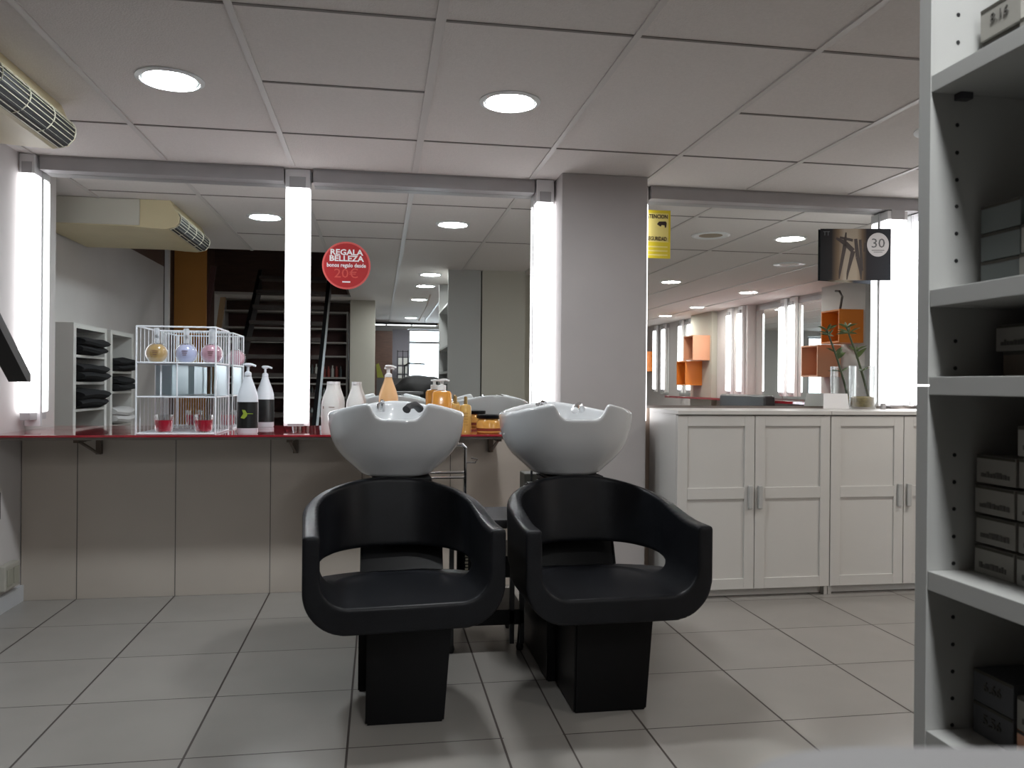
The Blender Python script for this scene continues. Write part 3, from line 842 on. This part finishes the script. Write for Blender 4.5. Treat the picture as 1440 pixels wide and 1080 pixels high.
# chrome stand under the counter
cs = empty('chrome_stand', (.30, 3.62, 0), 0, 'chrome tube stand rising behind the left basin', 'stand')
MB().tube([(.085, 0, 0), (.085, 0, .765), (.070, 0, .78), (-.10, 0, .78)], .009, 10).build('frame', chrome, cs, True)
MB().tube([(.083, 0, .655), (-.16, 0, .655)], .006, 8).tube([(.083, 0, .632), (-.16, 0, .632)], .006, 8).build('cross_bar', chrome, cs, True)
MB().tube([(.085, 0, .70), (.13, -.01, .70), (.14, -.01, .715), (.11, -.01, .722)], .004, 8).build('hook', chrome, cs, True)
MB().tube([(-.10, 0, 0), (-.10, 0, .78)], .009, 10).build('frame', chrome, cs, True)
MB().box(-.14, .12, -.03, .10, 0.0, .012).build('foot', steel_b, cs)
# power box and cable behind the right chair
pb = MB().box(-.04, .03, 0, .12, 0, .66, bev=.004).build('hose_box', mat('olive_grey', (.05, .048, .04), .5), None, False, (.675, 3.50, 0))
tag(pb, 'narrow dark grey box standing behind the right wash chair', 'box')
ca = MB().tube([(.0, 0, 0), (.0, .02, .5), (-.002, .01, .80)], .005, 8).build('water_hose', black_matte, None, True, (.665, 3.47, 0))
tag(ca, 'thin black hose running down behind the right basin', 'hose')
# ------------------------------------------------------------------ tall shelf unit at the right
UX, UY = .631, .849      # front plane and inner face of the far side panel
su = empty('shelf_unit', (UX, UY, 0), 0, 'tall white laminate shelf unit filling the right edge', 'shelf unit')
MB().box(0, .31, 0, .020, 0, 1.058).box(0, .31, 0, .020, 1.060, HC-.004).build('side_panel', lam_shelf, su)
MB().box(0, .31, -1.16, -1.14, 0, HC-.004).build('side_panel', lam_shelf, su)
MB().box(.302, .312, -1.139, -.0005, 0, HC-.004).build('back_panel', lam_shelf, su)
SZ = [(.08, .10), (.635, .657), (.821, .843), (1.048, 1.069), (1.150, 1.170), (1.400, 1.4195), (1.80, 1.82)]
for z0, z1 in SZ:
    MB().box(.001, .3015, -1.1395, -.0005, z0, z1, bev=.0008).build('shelf', lam_shelf, su)
zz = [CAM_H+(538-y)*.94/1134.5 for y in (11, 50, 167, 206, 244.5, 282, 320.6, 359, 472.6, 511, 633.7, 672, 710, 749, 787, 863, 901.6, 940, 978, 1015.8)]
for z in zz: MB().prism([(.035+.0024*math.cos(k*PI/5), z+.0024*math.sin(k*PI/5)) for k in range(10)], 'y', -.0006, .0002).build('peg_hole', black_matte, su)
MB().tube([(.035, -.0005, 1.398), (.035, -.010, 1.398)], .003, 8).box(.030, .046, -.012, -.001, 1.392, 1.3995).build('shelf_peg', dark_grey, su)
def carton(y1, z0, w, h_, m, label, dx=.062, d=.17, marks=True, txt=None, rz=0.0, group=None):
    """face towards -x; y1 = far edge"""
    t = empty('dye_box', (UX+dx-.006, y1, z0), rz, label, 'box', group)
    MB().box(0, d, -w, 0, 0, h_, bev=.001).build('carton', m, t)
    f = MB(); f.box(-.0006, 0, -w+.001, -.001, h_-.0035, h_-.0002); f.build('lid_edge', box_edge, t)  # thin dark strip along the top of the box face
    if marks:
        q = MB(); r_ = random.Random(int(z0*1000+y1*77)); y = -.008
        while y > -w+.012:
            ww = r_.uniform(.002, .006); q.box(-.0008, 0, y-ww, y, h_*.22, h_*.22+r_.uniform(.004, .007)); y -= ww+.0012
        q.build('print', MATS['carton_print'], t)
    if txt:
        text_mesh('print', txt, .016, MATS['carton_print'], t, (-.0008, -w*.5, h_*.55), (PI/2, 0, -PI/2))
    return t
mat('carton_print', (.085, .08, .072), .7)
G = 'hair dye boxes on the tall shelf unit'
zb = .8435
for k in range(4):
    carton(.8385, zb+.0347*k, .059, .0316, box_lt, ['beige hair dye box at the bottom of the far four-high stack', 'beige hair dye box second from the bottom of the far four-high stack',
           'beige hair dye box third from the bottom of the far four-high stack', 'beige hair dye box topmost of the far four-high stack'][k], dx=.060+.0015*(k % 2), group=G)
nm = ['bottom', 'second', 'third', 'fourth', 'topmost']
for k in range(5):
    carton(.7735, zb+.0350*k, .060, .0320, box_lt, 'beige hair dye box, %s of the five-high stack at the frame edge' % nm[k], dx=.058+.002*(k % 2), group=G)
zb = 1.1705
for k in range(3):
    carton(.8365, zb+.0322*k, .059, .0312, box_gr, 'grey-green hair dye box, %s of the far three-high stack' % ['bottom', 'middle', 'top'][k], dx=.063, marks=False, group=G)
carton(.7735, zb, .058, .0312, box_lt, 'beige hair dye box at the frame edge, beside the grey-green stack', dx=.058, group=G)
carton(.7735, zb+.0322, .058, .0312, box_lt, 'beige hair dye box lying on the one beside the grey-green stack', dx=.060, group=G)
carton(.7735, zb+.0644, .058, .0300, box_dk, 'black box on top beside the grey-green stack', dx=.066, marks=False, group=G)
zb = 1.0695
carton(.815, zb, .058, .028, mat('rust_carton', (.13, .10, .075), .6), 'dark brown box under the beige one on the eye-level shelf', dx=.075, marks=False, group=G)
carton(.826, zb+.0290, .056, .030, box_lt, 'beige hair dye box on top of the dark brown one at eye level', dx=.075, group=G)
carton(.765, zb, .056, .030, box_lt, 'beige hair dye box at the frame edge on the eye-level shelf, lower one', dx=.075, group=G)
carton(.765, zb+.0305, .056, .031, box_lt, 'beige hair dye box at the frame edge on the eye-level shelf, upper one', dx=.075, group=G)
zb = 1.420
carton(.8365, zb, .060, .036, box_dk, 'slate hair dye box numbered 6.7 on the top shelf', dx=.063, marks=False, txt='6.7', group=G)
carton(.8365, zb+.037, .060, .036, box_lt, 'beige hair dye box on top of the slate one on the top shelf', dx=.060, txt='8.16', marks=False, group=G)
carton(.7735, zb, .058, .036, box_lt, 'beige hair dye box at the upper right corner of the frame', dx=.056, group=G)
zb = .6575
carton(.8385, zb, .060, .037, box_dk, 'slate hair dye box lower of two on the lowest shelf', dx=.060, marks=False, txt='5.56', group=G)
carton(.8385, zb+.0375, .060, .037, box_dk, 'slate hair dye box upper of two on the lowest shelf', dx=.060, marks=False, txt='6.66', group=G)
carton(.7735, zb, .058, .030, peach_lam, 'peach box under the pale one on the lowest shelf', dx=.060, marks=False, group=G)
carton(.7735, zb+.0305, .058, .036, box_lt, 'pale hair dye box on the peach one on the lowest shelf', dx=.060, group=G)
# blurred white desk just in front of the camera
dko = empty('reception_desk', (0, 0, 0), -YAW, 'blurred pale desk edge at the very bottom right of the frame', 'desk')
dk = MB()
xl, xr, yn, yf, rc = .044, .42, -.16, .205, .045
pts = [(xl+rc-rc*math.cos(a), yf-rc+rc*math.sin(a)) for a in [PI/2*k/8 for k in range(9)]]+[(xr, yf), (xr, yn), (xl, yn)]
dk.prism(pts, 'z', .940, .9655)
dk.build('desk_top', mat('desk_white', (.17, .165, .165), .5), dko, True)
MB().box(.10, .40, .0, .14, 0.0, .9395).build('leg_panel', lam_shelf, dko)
# ================================================================== LEFT WALL THINGS (seen in the left mirror)
ac = empty('air_conditioner', (-2.0, 2.52, 0), 0, 'cream ceiling air conditioner with a slatted grille at the upper left corner', 'air conditioner')
AL = .87
prof = [(0.02, HC-.001), (0.77, HC-.001), (.795, 2.066), (.81, 2.055), (.822, 2.03), (.818, 1.995), (.795, 1.968), (.74, 1.955), (.66, 1.958), (.55, 1.966), (.02, 1.966)]
MB().prism(prof, 'y', 0, AL).build('casing', cream, ac)
MB().box(.02, .60, AL+.0005, AL+.010, 1.970, HC-.003, bev=.003).build('end_panel', cream_lt, ac)
MB().prism([(.80, 2.055), (.812, 2.052), (.8245, 2.03), (.8205, 1.994), (.797, 1.9655), (.76, 1.957), (.76, 1.97), (.79, 2.02)], 'y', .03, AL-.015).build('grille_opening', black_matte, ac)
arc = [(.809, 2.058), (.818, 2.046), (.824, 2.032), (.8245, 2.016), (.821, 2.000), (.812, 1.985), (.799, 1.972), (.782, 1.962), (.764, 1.957)]
for ax_, az_ in arc:
    MB().box(ax_-.001, ax_+.003, .025, AL-.01, az_-.0011, az_+.0011).build('slat', mat('slat_cream', (.60, .57, .45), .4), ac)
sl = MB()
for q_ in range(5):
    yy = .03+(AL-.045)*q_/4
    sl.tube([(a_0+.003, yy, a_1) for a_0, a_1 in arc], .0025, 6)
sl.build('grille_ribs', MATS['slat_cream'], ac)
def towel_unit(y1, w, zs, label, top=1.40):
    t = empty('towel_shelf', (-2.0, y1, 0), 0, label, 'shelf unit', 'white towel shelves along the left wall')
    D = .20
    MB().box(0, D, -.045, 0, 0, top).box(0, D, -w, -w+.045, 0, top).build('side_panel', lam_white, t)
    MB().box(0, .008, -w+.0455, -.0455, 0, top-.001).build('back_panel', lam_white, t)
    MB().box(0, D, -w+.0455, -.0455, top-.03, top-.0005).build('top_board', lam_white, t)
    for z in zs: MB().box(.009, D-.002, -w+.0455, -.0455, z-.016, z).build('shelf', lam_white, t)
    return t
towel_unit(3.27, .60, (.58, .88, 1.045, 1.21), 'white shelf of folded black towels nearest the left mirror')
towel_unit(2.60, .52, (.55, .75, .98, 1.12), 'second white towel shelf, farther from the left mirror')
def towel(y, z, w, h_, label, m=towel_m, seed=0):
    r = random.Random(seed)
    t = empty('towel_roll', (-1.995, y, z+.001), 0, label, 'towel', 'towels in the left wall shelves')
    b = MB()
    for k in range(2):
        n = 12; zc = h_*(.30+.40*k); off = r.uniform(-.01, .01)
        pts = []
        for j in range(9):
            u = j/8
            pts.append((.02+(.19+.03*r.random())*0+.11+.09*math.sin(u*PI)*.35+off, -w/2+w*u, zc+.006*math.sin(u*7+seed)))
        rad = [h_*.32*(.75+.25*math.sin(PI*u_/8)) for u_ in range(9)]
        rings = []
        for p, rr in zip(pts, rad):
            rings.append([b.bm.verts.new((p[0]+math.cos(2*PI*q/14)*.105, p[1], max(0.0005, p[2]+math.sin(2*PI*q/14)*rr*(1+.12*math.sin(3*q+seed))))) for q in range(14)])
        for A, B in zip(rings[:-1], rings[1:]):
            for q in range(14): b.bm.faces.new((A[q], A[(q+1) % 14], B[(q+1) % 14], B[q]))
        b.bm.faces.new(rings[0][::-1]); b.bm.faces.new(rings[-1])
    b.build('folded_cloth', m, t, True)
for (y, z, w, h_, l, m_, s) in (
    (2.97, 1.21, .46, .11, 'black towels on the top board of the nearest towel shelf', towel_m, 1),
    (2.97, 1.045, .48, .11, 'black towels on the second board of the nearest towel shelf', towel_m, 2),
    (2.97, .88, .48, .12, 'bulky black towels on the third board of the nearest towel shelf', towel_m, 3),
    (2.97, .58, .48, .15, 'black towels on the lowest visible board of the nearest towel shelf', towel_m, 4),
    (2.34, 1.12, .40, .09, 'black towels on the upper board of the second towel shelf', towel_m, 5),
    (2.34, .98, .40, .10, 'black towels on the lower board of the second towel shelf', towel_m, 6),
    (2.34, .75, .40, .12, 'white towels on the bottom board of the second towel shelf', towel_w, 7)):
    towel(y, z, w, h_, l, m_, s)
# ------------------------------------------------------------------ staircase
sc_ = empty('staircase', (-.62, 1.35, 0), 0, 'dark open staircase rising at the left, seen in the left mirror', 'staircase')
rise, run = .19, .235
nst = 12
for k in range(nst):
    z = rise*(k+1); y = -run*k
    MB().box(-.76, -.0, y-.25, y, z-.035, z, bev=.002).box(-.76, 0, y-.001, y+.004, z-.038, z+.001).build('tread', tread_m, sc_)
for sx in (-.80, .002):
    MB().prism([(.10, 0), (.10, .10), (-run*nst, rise*nst+.10), (-run*nst, rise*nst-.16), (-.14, 0)], 'x', sx, sx+.04).build('stringer', steel_b, sc_)
# handrail with the cut end that shows at the left edge of the frame
def lp(px, py, Y):     # point from pixel direction, used only to place the rail end
    d = F+RR*((px-720)/FPX)-UU*((py-540)/FPX); s_ = Y/d.y; return Vector((d.x*s_, Y, CAM_H+d.z*s_))
hr = MB()
hr.prism([(.44, 1.052), (.455, 1.052), (.455, 1.068), (.316, 1.183), (-1.6, 2.735), (-1.6, 2.70), (.316, 1.155)], 'x', -.126, -.09)
hr.build('handrail', steel_b, sc_)
hr = MB(); hr.prism([(.325, .79), (.325, .84), (.31, .853), (-1.6, 2.39), (-1.6, 2.32), (.28, .79)], 'x', -.15, -.09); hr.build('lower_rail', steel_b, sc_)
MB().box(-.145, -.095, .12, .16, .19, 1.25).build('baluster', steel_b, sc_)
tag(MB().box(0, .30, -.03, 0, 0, 2.6).build('ochre_panel', orange_wall, None, False, (-1.99, .10, 0)), 'tall ochre wall panel glimpsed beside the stairs in the left mirror', 'panel')
tag(MB().box(0, .035, -.06, 0, 0, 2.5).build('white_post', white_plastic, None, False, (-1.995, .44, 0)), 'thin white post beside the ochre panel in the left mirror', 'post')
for i, (x0, x1, z1) in enumerate(((-1.93, -1.66, 2.2), (-1.82, -1.58, 1.9))):
    g = MB(); g.prism([(x0, 0.02), (x0+.05, 0.02), (x1+.05, z1), (x1, z1)], 'y', -.03, .0)
    tag(g.build('leaning_plank', mat('plank_tan', (.26, .16, .08), .6) if i else mat('plank_red', (.06, .02, .018), .6), None, False, (0, .04-.06*i, 0)),
        ['dark red plank leaning beside the stairs', 'tan wooden plank leaning beside the stairs'][i], 'plank')
# product shelving at the back, left of the far pillar
ps = empty('product_shelving', (-1.99, -2.35, 0), 0, 'tall product shelving behind the stairs, beside the far pillar', 'shelving')
MB().box(0, 1.58, -.32, -.30, 0, 1.98).build('back_panel', mat('wine_back', (.085, .035, .032), .6), ps)
for x in (0, .80, 1.56): MB().box(x, x+.025, -.30, 0, 0, 1.98).build('side_panel', mat('grey_board', (.34, .32, .30), .5), ps)
for z in (.35, .60, .84, 1.02, 1.10, 1.38, 1.56, 1.74, 1.955): MB().box(.026, 1.559, -.299, -.005, z, z+.022).build('shelf', MATS['grey_board'], ps)
rb = random.Random(5)
prod = None
cols = [mat('prod_grey', (.30, .34, .34), .4), mat('prod_white', (.55, .55, .52), .4), mat('prod_dark', (.05, .06, .06), .4), mat('prod_red', (.25, .05, .04), .4)]
cnt_ = 0
for zi, z in enumerate((.84+.023, 1.123, .623)):
    for i in range(13):
        x = .86+.052*i
        hh = rb.uniform(.09, .15) if zi != 1 else rb.uniform(.12, .2)
        m_ = cols[rb.choice([0, 0, 1, 2])] if zi != 1 else cols[rb.choice([1, 3, 2])]
        o = MB().lathe([(.0001, 0), (.019, 0), (.019, hh*.7), (.009, hh*.8), (.009, hh), (.0001, hh)], n=10).build('product_bottle', m_, None, True, (-1.99+x, -2.45, z+.0005))
        tag(o, 'small %s product bottle on the %s board of the far shelving' % ({'prod_grey': 'grey', 'prod_white': 'white', 'prod_dark': 'dark', 'prod_red': 'red'}[m_.name], ['middle', 'upper', 'lower'][zi]), 'bottle', 'bottles on the far product shelving')
# ================================================================== BACK OF THE ROOM (middle mirror)
# street door
dr = empty('glass_door', (1.05, -6.14, 0), 0, 'bright glazed street door at the far end of the salon', 'door')
f = MB(); f.box(-.545, -.515, -.02, .02, 0, 2.015).box(.515, .545, -.02, .02, 0, 2.015).box(-.515, .515, -.02, .02, 1.985, 2.015).box(-.515, .515, -.02, .02, 1.76, 1.80).box(-.515, .515, -.02, .02, 0, .12)
f.build('door_frame', mat('door_frame_grey', (.25, .25, .26), .4), dr)
MB().box(-.514, .514, -.004, .004, .121, 1.759).build('pane', MATS['thin_glass'], dr)
MB().box(-.514, .514, -.004, .004, 1.801, 1.984).build('top_pane', MATS['thin_glass'], dr)
# daylight: pale lit wall across the street is simply the bright sky seen through the door
tag(MB().box(0, .52, 0, .30, 0, 1.95, bev=.004).build('dark_cupboard', brown_d, None, False, (-.30, -5.95, 0)), 'tall dark brown cupboard at the far end, left of the street door', 'cupboard')
tag(MB().box(0, .28, 0, .05, 0, 2.0).build('grey_panel', mat('mauve_grey', (.23, .22, .25), .7), None, False, (.225, -6.08, 0)), 'mauve grey panel right beside the street door', 'panel')
rk = empty('magazine_rack', (.40, -5.70, 0), 0, 'black wire rack of pale leaflets near the street door', 'rack')
m_ = MB()
for x in (-.09, 0, .09): m_.tube([(x, 0, 0), (x, 0, 1.62)], .006, 6)
for z in (.9, 1.05, 1.2, 1.35, 1.5, 1.6): m_.tube([(-.09, -.0, z), (.09, 0, z)], .005, 6)
m_.box(-.14, .14, -.12, .12, 0, .015)
m_.build('rack_frame', steel_b, rk)
for i, z in enumerate((.92, 1.07, 1.22, 1.37)):
    for x in (-.045, .045): MB().box(x-.032, x+.032, .007, .020, z, z+.115).build('leaflet', cols[1], rk)
hl = empty('pendant_light', (.32, -4.6, 0), 0, 'long slim lit fixture hanging near the street door', 'light')
MB().box(-.62, .60, -.03, .03, 1.985, 2.02).build('housing', steel_b, hl)
for x0 in (-.60, -.20, .20): MB().box(x0, x0+.37, -.025, .025, 1.972, 1.984).build('diffuser', tube_m, hl)
for x0 in (-.4, .4): MB().tube([(x0, 0, 2.02), (x0, 0, HC)], .004, 6).build('rod', steel_b, hl)
cbl = MB().tube([(.60, -1.3, 2.12), (.56, -1.3, 1.99), (.46, -1.3, 1.80)], .010, 8).build('hanging_pipe', mat('bare_pipe', (.55, .50, .46), .3, metal=.5), None, True)
tag(cbl, 'slanting metal pipe hanging from the ceiling beside the shelf unit', 'pipe')
# a draped black chair / cape heap reflected behind the peach bottle
bc = empty('styling_chair', (.44, -.95, 0), 0, 'black styling chair with a dark cape draped over it, seen in the middle mirror', 'chair')
def blob(X, Y, Z):
    d1 = np.sqrt((X/.27)**2+(Y/.16)**2+((Z-.98)/.17)**2)-1
    d2 = np.sqrt(((X-.18)/.14)**2+(Y/.12)**2+((Z-1.00)/.13)**2)-1
    d3 = np.maximum(np.maximum(np.abs(X)-.24, np.abs(Y)-.10), np.abs(Z-.72)-.28)/.25
    n = .05*np.sin(X*23+1)*np.sin(Z*19)+.04*np.sin(Y*31+Z*13)
    return (smin(smin(d1, d2, .2), d3, .3)+n)*.14
bl = sdf_mesh(blob, (-.40, -.30, .38), (.42, .30, 1.25), .016)
link('draped_cape', bl, mat('cape_black', (.008, .007, .007), .7), bc, True, ang=180)
MB().box(-.26, .26, -.05, .42, .42, .50, bev=.03, seg=3).build('seat', black_shell, bc, True)
MB().lathe([(.24, 0), (.24, .015), (.03, .03), (.03, .42)], n=32).build('base', chrome, bc, True)
lt = MB().tube([(0, 0, 0), (0, 0, 1.30), (.06, 0, 1.34), (.30, 0, 1.33)], .012, 8).lathe([(.2, 0), (.2, .02), (.02, .03)], n=24).build('floor_dryer_arm', steel_b, None, True, (.36, -3.4, 0))
tag(lt, 'thin black stand with a horizontal arm seen against the bright street door', 'stand')
tag(MB().prism([(0, 0), (.10, 0), (.02, .22), (-.02, .20)], 'y', 0, .01).build('lime_bag', mat('lime_bag', (.35, .38, .05), .5), None, False, (-.03, -4.0, 1.13)), 'lime green leaflet beside the far pillar', 'leaflet')
ds = MB().box(0, .50, 0, .4, 0, 1.125).build('far_desk', mat('far_desk_grey', (.12, .115, .115), .5), None, False, (-.04, -4.2, 0))
tag(ds, 'dark reception counter right of the far pillar', 'counter')
# white cabinet beside the partition (right edge of middle mirror)
tag(MB().box(0, .50, 0, .35, 0, 1.98, bev=.003).build('tall_cupboard', lam_white, None, False, (1.56, .25, 0)), 'tall pale cupboard right of the beige partition, at the right edge of the middle mirror', 'cupboard')
tag(MB().box(0, .42, 0, .28, 0, .10, bev=.02, seg=3).build('storage_bag', mat('bag_grey', (.12, .11, .10), .8, noise=.3, nscale=12), None, True, (1.58, .28, 1.981)), 'crumpled dark bag on top of the tall pale cupboard', 'bag')
# ================================================================== RIGHT WALL (seen in the right mirror)
def rmirror(y0, y1, label):
    t = empty('side_mirror', (4.907, y0, .90), 0, label, 'mirror', 'mirrors along the side wall')
    MB().box(0, .012, 0, y1-y0, 0, 1.14).build('mirror_glass', mirror_m, t)
    MB().box(.0, .012, 0, y1-y0, 1.141, 1.20).build('top_rail', alu, t)
rmirror(-.82, .36, 'side wall mirror just left of the nearer orange cubes in the right mirror')
rmirror(-1.55, -.85, 'side wall mirror between the two pairs of lit battens')
rmirror(-4.3, -3.72, 'side wall mirror left of the farther orange cubes')
rmirror(-5.2, -4.8, 'farthest side wall mirror')
struct('pillar_right_1', MB().box(4.72, 4.92, .36, 1.16, 0, HC), wall_grey)
struct('pillar_right_2', MB().box(4.80, 4.92, -2.55, -1.58, 0, HC), wall_white)
struct('pillar_right_3', MB().box(4.72, 4.92, -3.35, -2.56, 0, HC), beige)
struct('baseboard_right', MB().box(4.90, 4.92, 1.17, 4.18, 0, .075), skirt_m)
for (y0, y1, l, x1) in ((-.60, -.47, 'lit batten at the left end of the nearest side wall mirror', 4.904), (-.83, -.72, 'lit batten just left of the nearest side wall pair', 4.904),
                 (-1.78, -1.66, 'lit batten on the pale side wall pilaster, nearer one', 4.799), (-2.12, -2.0, 'lit batten on the pale side wall pilaster, farther one', 4.799),
                 (-3.82, -3.70, 'lit batten left of the farther orange cubes', 4.904), (-4.22, -4.10, 'second lit batten left of the farther orange cubes', 4.904),
                 (-5.0, -4.88, 'far lit batten of the last side wall mirror', 4.904), (-5.45, -5.33, 'farthest lit batten of the side wall', 4.904)):
    batten(x1-.07, x1, y0, y1, .93, 2.12, .98, 2.02, l, 'lit battens along the side wall', side=1)
def cube_shelf(y1, z0, label, S=.33, m=orange, x1=4.72):
    D = .26
    t = empty('orange_cube', (x1-.0005, y1, z0), 0, label, 'wall shelf', 'orange wall cubes')
    b = MB(); th = .016
    b.box(-D, 0, -S, 0, 0, th); b.box(-D, 0, -S, 0, S-th, S); b.box(-D, 0, -th, 0, th, S-th); b.box(-D, 0, -S, -S+th, th, S-th)
    b.build('cube_frame', m, t)
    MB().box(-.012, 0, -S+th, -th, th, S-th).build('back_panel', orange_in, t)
cube_shelf(1.13, 1.49, 'bright orange wall cube, upper one behind the vase in the right mirror')
cube_shelf(.74, 1.155, 'peach-orange wall cube, lower one behind the vase in the right mirror', m=peach_lam)
cube_shelf(-2.62, 1.42, 'peach-orange wall cube, upper one of the farther pair', m=peach_lam, S=.36)
cube_shelf(-2.90, 1.055, 'bright orange wall cube, lower one of the farther pair', S=.36)
cube_shelf(-5.55, 1.30, 'orange wall cube at the far left of the right mirror', S=.36, x1=4.919)
orn = MB().tube([(0, -.02, 0), (0, .0, .06), (0, .02, .13), (0, -.03, .19), (0, -.10, .20)], .012, 8).build('ornament', mat('dark_metal', (.10, .09, .085), .3, metal=.6), None, True, (4.60, .93, 1.832))
tag(orn, 'dark curved metal ornament on the upper bright orange cube', 'ornament')
# dark furniture further right
for i, (x, y, z1, w, d) in enumerate(((4.2, 1.6, .0, .5, .5),)):
    pass
so = empty('waiting_sofa', (4.02, -.55, 0), 0, 'dark waiting bench along the mirrored side wall', 'bench')
MB().box(-.28, .28, -.6, .6, .10, .42, bev=.04, seg=3).build('seat', dark_grey, so, True)
MB().box(.20, .34, -.6, .6, .30, .95, bev=.04, seg=3).build('backrest', dark_grey, so, True)
for sx in (-.22, .22):
    for sy in (-.5, .5): MB().box(sx-.02, sx+.02, sy-.02, sy+.02, 0, .10).build('leg', steel_b, so)
sh = MB().box(4.40, 4.90, -3.6, 1.25, .86, .89, bev=.003).build('side_counter', red_glass)
tag(sh, 'long narrow counter under the mirrors of the side wall', 'counter')
ld = empty('steel_ladder', (-1.96, -3.2, 0), 0, 'grey ladder leaning by the left wall, seen far back in the right mirror', 'ladder')
q = MB()
for yy in (0, .38): q.tube([(.30, yy, .013), (.03, yy, 1.95)], .018, 8)
for k in range(7): u = (k+.7)/7.4; q.tube([(.30-.27*u, 0, 1.95*u), (.30-.27*u, .38, 1.95*u)], .012, 8)
q.build('rails_and_rungs', alu, ld, True)
